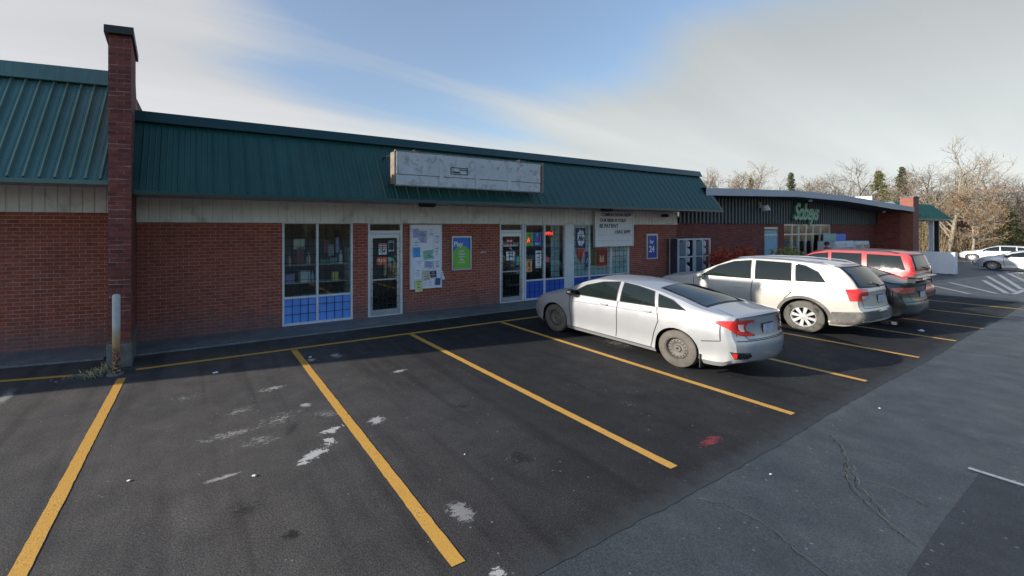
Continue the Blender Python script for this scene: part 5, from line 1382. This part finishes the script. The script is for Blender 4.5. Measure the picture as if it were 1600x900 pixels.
# --- red SUV
S3 = dict(SUV); S3.update(L=4.44, W=1.81, r=.35, ra=.41, axles=(-1.28, 1.34), tumble=.30, rcurve=.10, fcurve=.2)
S3['zt'] = [(-2.22,1.10),(-2.19,1.16),(-2.08,1.45),(-2.02,1.63),(-1.93,1.69),(-1.4,1.72),(-.6,1.735),(-.15,1.715),(.1,1.66),(.45,1.47),(.95,1.19),(1.3,1.13),(1.9,1.06),(2.1,.97),(2.22,.8)]
S3['zs'] = [(-2.22,1.06),(-2.0,1.10),(-1,1.09),(0,1.07),(1,1.05),(1.5,1.02),(1.95,.95),(2.22,.7)]
S3['zb'] = [(-2.22,.40),(-2.0,.30),(0,.26),(1.9,.28),(2.22,.34)]; S3['hw'] = [(-2.22,.83),(-2.1,.88),(-1.8,.90),(0,.90),(1.5,.90),(2.0,.86),(2.22,.78)]
S3['ws'] = (.12, .92)
redp = paint_mat('red_car_paint', (.50,.02,.02), .1, .28, .15)
c4_ = Car(S3, empty('suv_car', (19.45, 5.95, 0), 'red boxy sport utility car parked beyond the dark sedan', 'car', 'cars parked in front of the stores'), redp)
suv_common(c4_, [[(.80,1.11),(.40,1.42),(.10,1.55),(-.22,1.60),(-.26,1.12)], [(-.36,1.12),(-.32,1.61),(-.98,1.61),(-1.02,1.14)]], [(-1.16,1.17),(-1.12,1.60),(-1.78,1.58),(-1.90,1.20)],
    M['rubber'], 'alloy', M['alloy'], 'b', .46, [(-.10,1.13),(.18,1.14),(.17,.72),(-.08,.72)],
    [(-.68,1.20),(.68,1.20),(.60,1.60),(-.60,1.60)], .92, 1.08, [[(.98,1.07),(.92,.6),(.85,.35)], [(-.16,1.10),(-.16,.6),(-.14,.33)], [(-1.07,1.12),(-1.08,.95),(-.95,.75),(-.88,.5)]])

# --- two silver cars across the lane
def far_car(kind, x, y, label, p):
    S_ = dict(SUV if kind == 'suv' else SEDAN)
    if kind == 'suv':
        S_['zt'] = [(a, b_ * .94) for a, b_ in SUV['zt']]; S_['zs'] = [(a, b_ * .94) for a, b_ in SUV['zs']]
    c = Car(S_, empty('suv_car' if kind == 'suv' else 'sedan_car', (x, y, gz(x)), label, 'car', 'cars parked across the lane'), p)
    if kind == 'suv':
        suv_common(c, [[(.88,1.03),(.50,1.28),(.20,1.42),(-.10,1.47),(-.14,1.04)], [(-.24,1.045),(-.20,1.48),(-1.0,1.465),(-1.04,1.07)]], [(-1.14,1.08),(-1.10,1.46),(-1.42,1.41),(-1.72,1.26),(-1.88,1.11)],
            M['rubber'], 'alloy', M['alloy'], None, 0, [(-.17,1.03),(.0,1.05),(.27,1.04),(.25,.86),(-.15,.80)],
            [(-.66,1.08),(.66,1.08),(.57,1.43),(-.57,1.43)], .86, 1.0, [[(1.05,.98),(1.0,.6),(.9,.35)], [(-.19,1.02),(-.19,.6),(-.17,.33)]])
    else:
        sedan_common(c, M['rubber'], 'alloy', M['alloy'])
        for mode, sg_ in (('L', -1), ('R', 1)): c.patch([(-.24,.93),(0,.96),(.28,.96),(.26,.82),(-.15,.84)], 'C' + mode, M['tail_red'], 'tail_lamp', off=.012)
    return c
silver2 = paint_mat('pale_silver_paint', (.6,.61,.62), .4, .3, .1)
far_car('suv', 70.2, 9.3, 'pale silver car parked farthest, seen behind the nearer silver one', silver2)
far_car('sedan', 49.5, 5.3, 'silver sedan at the right photo edge, nearer of the two across the lane', silver2)
far_car('suv', 76.0, 5.0, 'dark blue car roof showing behind the two silver cars', paint_mat('navy_paint', (.02,.04,.08), .3, .3, .1))

# ================================================================== person
pe = empty('person', (28.6, 8.75, gz(28.6)), 'person in a dark jacket and dark trousers standing before the grocery entrance', 'person')
def skin_mesh(name, verts, edges, radii, m_, parent, sub=2):
    me = bpy.data.meshes.new(name); me.from_pydata(verts, edges, []); me.materials.append(m_)
    o = bpy.data.objects.new(name, me); col.objects.link(o); o.parent = parent
    md = o.modifiers.new('skin', 'SKIN'); md.use_smooth_shade = True
    if not me.skin_vertices: me.attributes  # layer comes with the modifier
    lay = me.skin_vertices[0] if me.skin_vertices else None
    if lay:
        for i, r_ in enumerate(radii): lay.data[i].radius = (r_, r_)
        lay.data[0].use_root = True
    md2 = o.modifiers.new('sub', 'SUBSURF'); md2.levels = sub; md2.render_levels = sub
    return o
M['skin_tone'] = mat('skin', (.45,.27,.2), .6); M['hair'] = mat('dark_hair', (.03,.02,.015), .7); M['jacket'] = mat('dark_jacket', (.015,.017,.022), .8); M['trousers'] = mat('dark_trousers', (.02,.025,.04), .85)
V_ = [(0,0,.98),(0,0,1.15),(0,0,1.35),(0,0,1.47),(0,-.01,1.56),(0,-.02,1.66),(0,-.02,1.74),
      (-.10,0,.92),(-.11,-.02,.50),(-.11,.02,.09),(-.12,-.13,.04),(.10,0,.92),(.12,-.03,.50),(.13,.01,.09),(.14,-.14,.04),
      (-.19,0,1.42),(-.25,.02,1.14),(-.23,-.08,.90),(-.22,-.11,.81),(.19,0,1.42),(.26,.02,1.14),(.24,-.10,.91),(.23,-.13,.82)]
E_ = [(0,1),(1,2),(2,3),(3,4),(4,5),(5,6),(0,7),(7,8),(8,9),(9,10),(0,11),(11,12),(12,13),(13,14),(3,15),(15,16),(16,17),(17,18),(3,19),(19,20),(20,21),(21,22)]
RD = [.13,.12,.14,.10,.055,.095,.07,.085,.06,.042,.04,.085,.06,.042,.04,.06,.045,.034,.028,.06,.045,.034,.028]
for b_, sx_ in ((18,-1),(22,1)):
    bx, by, bz = V_[b_]
    for k, (dx, dz, ln) in enumerate([(-.022,-.03,.055),(-.008,-.035,.07),(.008,-.035,.065),(.022,-.03,.05),(-.03*sx_,-.0,.04)]):
        i0 = len(V_); V_.append((bx + dx, by - .01, bz + dz)); V_.append((bx + dx * 1.1, by - .02, bz + dz - ln)); E_ += [(b_, i0), (i0, i0 + 1)]; RD += [.010, .008]
skin_mesh('body', V_, E_, RD, M['skin_tone'], pe)
skin_mesh('jacket', [(0,0,.95),(0,0,1.15),(0,0,1.36),(0,0,1.46),(-.20,0,1.42),(-.26,.02,1.14),(-.235,-.075,.93),(.20,0,1.42),(.27,.02,1.14),(.245,-.09,.94)], [(0,1),(1,2),(2,3),(3,4),(4,5),(5,6),(3,7),(7,8),(8,9)], [.17,.155,.175,.12,.08,.062,.05,.08,.062,.05], M['jacket'], pe)
skin_mesh('trousers', [(0,0,.97),(-.10,0,.90),(-.11,-.02,.50),(-.11,.02,.14),(.10,0,.90),(.12,-.03,.50),(.13,.01,.14)], [(0,1),(1,2),(2,3),(0,4),(4,5),(5,6)], [.15,.105,.08,.065,.105,.08,.065], M['trousers'], pe)
hm = MB(); hm.lathe([(0,.115),(.07,.10),(.105,.04),(.108,-.03),(.09,-.06)], (0, .015, 1.695), 'z', 16); build('hair', hm, M['hair'], pe, smooth=True, local=True)

# ================================================================== trees
def tree(px, depth, ytop, kind, seed, label, spread=.42, trunk_m=None, leaves=None, group='trees beyond the stores'):
    x, y = at(px, depth); zb_ = gz(x); H_ = 2.45 + (355 - ytop) / 633.0 * depth - zb_
    r_ = empty({'bare':'bare_tree','leafy':'autumn_tree','conifer':'conifer_tree'}[kind], (x, y, zb_), label, 'tree', group)
    rr_ = random.Random(seed); tk = MB(); cr_ = MB(); lf_ = MB()
    if kind == 'conifer':
        tk.tube((x,y,zb_), (x + rr_.uniform(-.2,.2), y, zb_ + H_), .16, .02, 6)
        n = int(H_ * 4.5)
        for k in range(n):
            t = .22 + .78 * k / n; z = zb_ + H_ * t; w_ = spread * H_ * .55 * (1 - t) ** .8 * rr_.uniform(.6, 1.15) + .15
            for q in range(6):
                a = rr_.uniform(0, 6.28); e = (x + w_ * math.cos(a), y + w_ * math.sin(a), z - w_ * .25)
                cr_.tube((x, y, z), e, .025, .008, 3, cap=False)
                for u in range(6):
                    f = rr_.uniform(.25, 1); c_ = (lerp(x, e[0], f), lerp(y, e[1], f), lerp(z, e[2], f)); leaf_cloud(cr_, c_, (.2,.2,.14), 2, .12, rr_)
        build('trunk', tk, M['bark'], r_, uv=False, recalc=False); build('crown', cr_, leaves or M['fir'], r_, uv=False, recalc=False); return
    tips = []
    def grow(p, d, ln, rad, lev, mb):
        segs = 3 if lev < 2 else 2; q = p
        for s_ in range(segs):
            d = (d + Vector((rr_.gauss(0,.10), rr_.gauss(0,.10), rr_.gauss(.03,.06)))).normalized(); q2 = q + d * ln / segs; r2 = rad * (1 - .28 * (s_ + 1) / segs * 1.6)
            mb.tube(q, q2, max(rad * (1 - .45 * s_ / segs), .006), max(rad * (1 - .45 * (s_ + 1) / segs), .005), 5 if lev < 2 else 3, cap=False)
            q = q2
            if lev < 4:
                for c_ in range(2 if lev else 1):
                    if rr_.random() < .85:
                        a = rr_.uniform(0, 6.283); side_ = d.orthogonal().normalized(); side_.rotate(Matrix.Rotation(a, 3, d))
                        nd = (d * rr_.uniform(.5, .95) + side_ * rr_.uniform(.5, .95)).normalized()
                        grow(q, nd, ln * rr_.uniform(.5, .75), rad * .52, lev + 1, mb)
        if lev < 4: grow(q, (d + Vector((rr_.gauss(0,.2), rr_.gauss(0,.2), .1))).normalized(), ln * .62, rad * .55, lev + 1, mb)
        else: tips.append(q)
    nt_ = 1 if rr_.random() < .7 else 2
    for _ in range(nt_):
        base = Vector((x + rr_.uniform(-.15,.15) * (nt_ - 1) * 2, y, zb_)); top = base + Vector((rr_.gauss(0,.03) * H_, rr_.gauss(0,.03) * H_, H_ * .42))
        R0 = H_ * .014
        mid = base.lerp(top, .5) + Vector((rr_.gauss(0,.08), rr_.gauss(0,.08), 0))
        tk.tube(base, mid, R0, R0 * .85, 8, cap=False); tk.tube(mid, top, R0 * .85, R0 * .7, 8, cap=False)
        for k in range(7):
            t = .35 + .65 * k / 6; p = base.lerp(top, t); a = rr_.uniform(0, 6.283)
            dd = Vector((math.cos(a) * spread * 1.7, math.sin(a) * spread * 1.7, 1.0)).normalized()
            grow(p, dd, H_ * rr_.uniform(.16, .24), R0 * .42, 1, cr_)
        grow(top, Vector((0, 0, 1)), H_ * .24, R0 * .6, 0, cr_)
    # fit to the wanted height
    mxz = max(v[2] for v in cr_.v); k_ = H_ / (mxz - zb_)
    for mbx in (tk, cr_): mbx.v = [(x + (v[0]-x) * (.6 + .4 * k_), y + (v[1]-y) * (.6 + .4 * k_), zb_ + (v[2]-zb_) * k_) for v in mbx.v]
    build('trunk', tk, trunk_m or M['bark'], r_, uv=False, recalc=False, smooth=True); build('crown', cr_, trunk_m or M['twig'], r_, uv=False, recalc=False)
    if kind == 'leafy':
        for t_ in tips:
            if rr_.random() < .55:
                t_ = Vector((x + (t_.x-x)*(.6+.4*k_), y + (t_.y-y)*(.6+.4*k_), zb_ + (t_.z-zb_)*k_)); leaf_cloud(lf_, t_, (.3,.3,.25), 5, .075, rr_)
        build('leaves', lf_, leaves, r_, uv=False, recalc=False)
M['twig'] = mat('grey_twigs', (.14,.112,.085), .95, var=.3, scale=1.5); M['fir'] = leaf_mat('fir_needles', (.05,.065,.04), (.11,.11,.06))
M['pine'] = leaf_mat('pine_needles', (.06,.08,.03), (.16,.14,.06)); M['orange_leaf'] = leaf_mat('orange_leaf', (.17,.10,.05), (.28,.17,.09)); M['brown_leaf'] = leaf_mat('brown_leaf', (.12,.09,.055), (.22,.165,.10)); M['gold_leaf'] = leaf_mat('gold_leaf', (.25,.19,.07), (.4,.3,.12))
T = [(1100,78,262,'bare',1,'bare tree just right of the near store roof end',.5,None,None),
 (1151,74,264,'leafy',2,'round tree with orange brown leaves above the grocery roof',.45,None,'orange_leaf'),
 (1186,72,251,'leafy',3,'slender tree with yellow lower leaves above the grocery roof',.25,None,'gold_leaf'),
 (1173,80,278,'conifer',31,'small dark conifer between orange and yellow trees',.3,None,None),
 (1215,80,276,'bare',4,'low bare tree left of the dark pointed conifer',.5,None,None),
 (1236,66,269,'conifer',5,'dark pointed conifer above the green store sign',.28,None,None),
 (1262,70,274,'leafy',6,'brown leaved tree right of the pointed conifer',.5,None,'brown_leaf'),
 (1283,80,272,'bare',7,'bare tree above the highest part of the grocery roof',.4,None,None),
 (1309,72,262,'bare',8,'slim bare tree left of the wide tree above the grocery roof',.3,None,None),
 (1352,66,243,'bare',9,'wide tall bare tree behind the falling grocery roof line',.5,None,None),
 (1374,58,266,'conifer',10,'brownish green pine behind the white parapet',.45,None,'pine'),
 (1409,60,260,'conifer',11,'dark conifer behind the brick fin wall',.3,None,None),
 (1424,52,268,'leafy',12,'brown leaved tree behind the teal end roof',.35,None,'brown_leaf'),
 (1482,47,214,'bare',13,'tallest pale bare tree at the right, beside the end unit',.5,'pale_bark',None),
 (1535,50,234,'bare',14,'wide spreading bare tree right of the tallest pale tree',.62,None,None),
 (1450,62,252,'bare',15,'bare tree left of the tallest pale tree',.5,None,None),
 (1500,60,262,'leafy',16,'brown tree between the tallest and the spreading bare trees',.5,None,'brown_leaf'),
 (1518,44,288,'leafy',17,'orange brown tree with pale trunk above the silver cars',.45,'pale_bark','orange_leaf'),
 (1560,48,298,'leafy',18,'brown tree with pale trunk near the right edge',.5,'pale_bark','brown_leaf'),
 (1592,52,270,'bare',19,'bare tree cut by the right photo edge',.5,None,None),
 (1578,46,325,'conifer',20,'low dark green pine at the right edge',.6,None,'pine'),
 (1540,58,268,'bare',21,'bare tree deep in the wood at the right',.55,None,None),
 (1470,50,300,'leafy',22,'low brown tree beside the end unit roof',.5,None,'brown_leaf'),
 (1330,85,280,'bare',23,'low bare tree behind the wide tall one',.5,None,None),
 (1395,75,278,'bare',24,'low bare tree between pine and dark conifer',.5,None,None)]
for (px, dp, yt, kd, sd_, lab, sp, tm, lv) in T:
    tree(px, dp, yt, kd, sd_, lab, sp, M[tm] if tm else None, M[lv] if lv else None)
# the wood behind reads as one mass
rw = random.Random(77); wd = MB(); wl_ = MB()
for k in range(4200):
    px = rw.uniform(1090, 1700); dp = rw.uniform(62, 100); x, y = at(px, dp); z0 = gz(x)
    if px < 1440: hh = rw.uniform(3, 7.5) * (1.1 if dp > 80 else 1)
    else: hh = rw.uniform(4, 12)
    top = (x + rw.gauss(0, .35), y + rw.gauss(0, .35), z0 + hh); wd.tube((x, y, z0), top, .05, .012, 3, cap=False)
    for q in range(7):
        t = rw.uniform(.35, 1); a = rw.uniform(0, 6.28); ln = rw.uniform(.5, 1.6); p = (lerp(x, top[0], t), lerp(y, top[1], t), lerp(z0, top[2], t))
        wd.tube(p, (p[0] + ln * math.cos(a), p[1] + ln * math.sin(a), p[2] + ln * .8), .02, .006, 3, cap=False)
    if rw.random() < .5: leaf_cloud(wl_, (x, y, z0 + hh * .6), (1.0, 1.0, hh * .3), 14, .10, rw)
for k in range(2600):   # the wood goes on round the far side of the lot
    a = rw.uniform(R(-25), R(-118)) if rw.random() < .999 else 0; dd = rw.uniform(95, 125); x, y = dd * math.cos(a) + 20, dd * math.sin(a) * 1.0 + 38; z0 = gz(x); hh = rw.uniform(4, 11)
    top = (x + rw.gauss(0, .35), y + rw.gauss(0, .35), z0 + hh); wd.tube((x, y, z0), top, .08, .02, 3, cap=False)
    leaf_cloud(wl_, (x, y, z0 + hh * .55), (1.6, 1.6, hh * .4), 16, .22, rw)
tag(build('distant_wood', wd, M['twig'], uv=False, recalc=False), 'dense bare wood forming a brown band behind the stores', 'wood', kind='stuff')
for k in range(420):
    px = rw.uniform(1430, 1720); dp = rw.uniform(46, 62); x, y = at(px, dp); z0 = gz(x); hh = rw.uniform(1.2, 4.5)
    for q in range(5): wl_.tube((x, y, z0), (x + rw.gauss(0,.6), y + rw.gauss(0,.6), z0 + hh), .03, .01, 3, cap=False)
    leaf_cloud(wl_, (x, y, z0 + hh * .5), (.9, .9, hh * .5), 60, .075, rw)
tag(build('undergrowth', wl_, M['brown_leaf'], uv=False, recalc=False), 'brown leafy scrub under the trees at the right', 'undergrowth', kind='stuff')
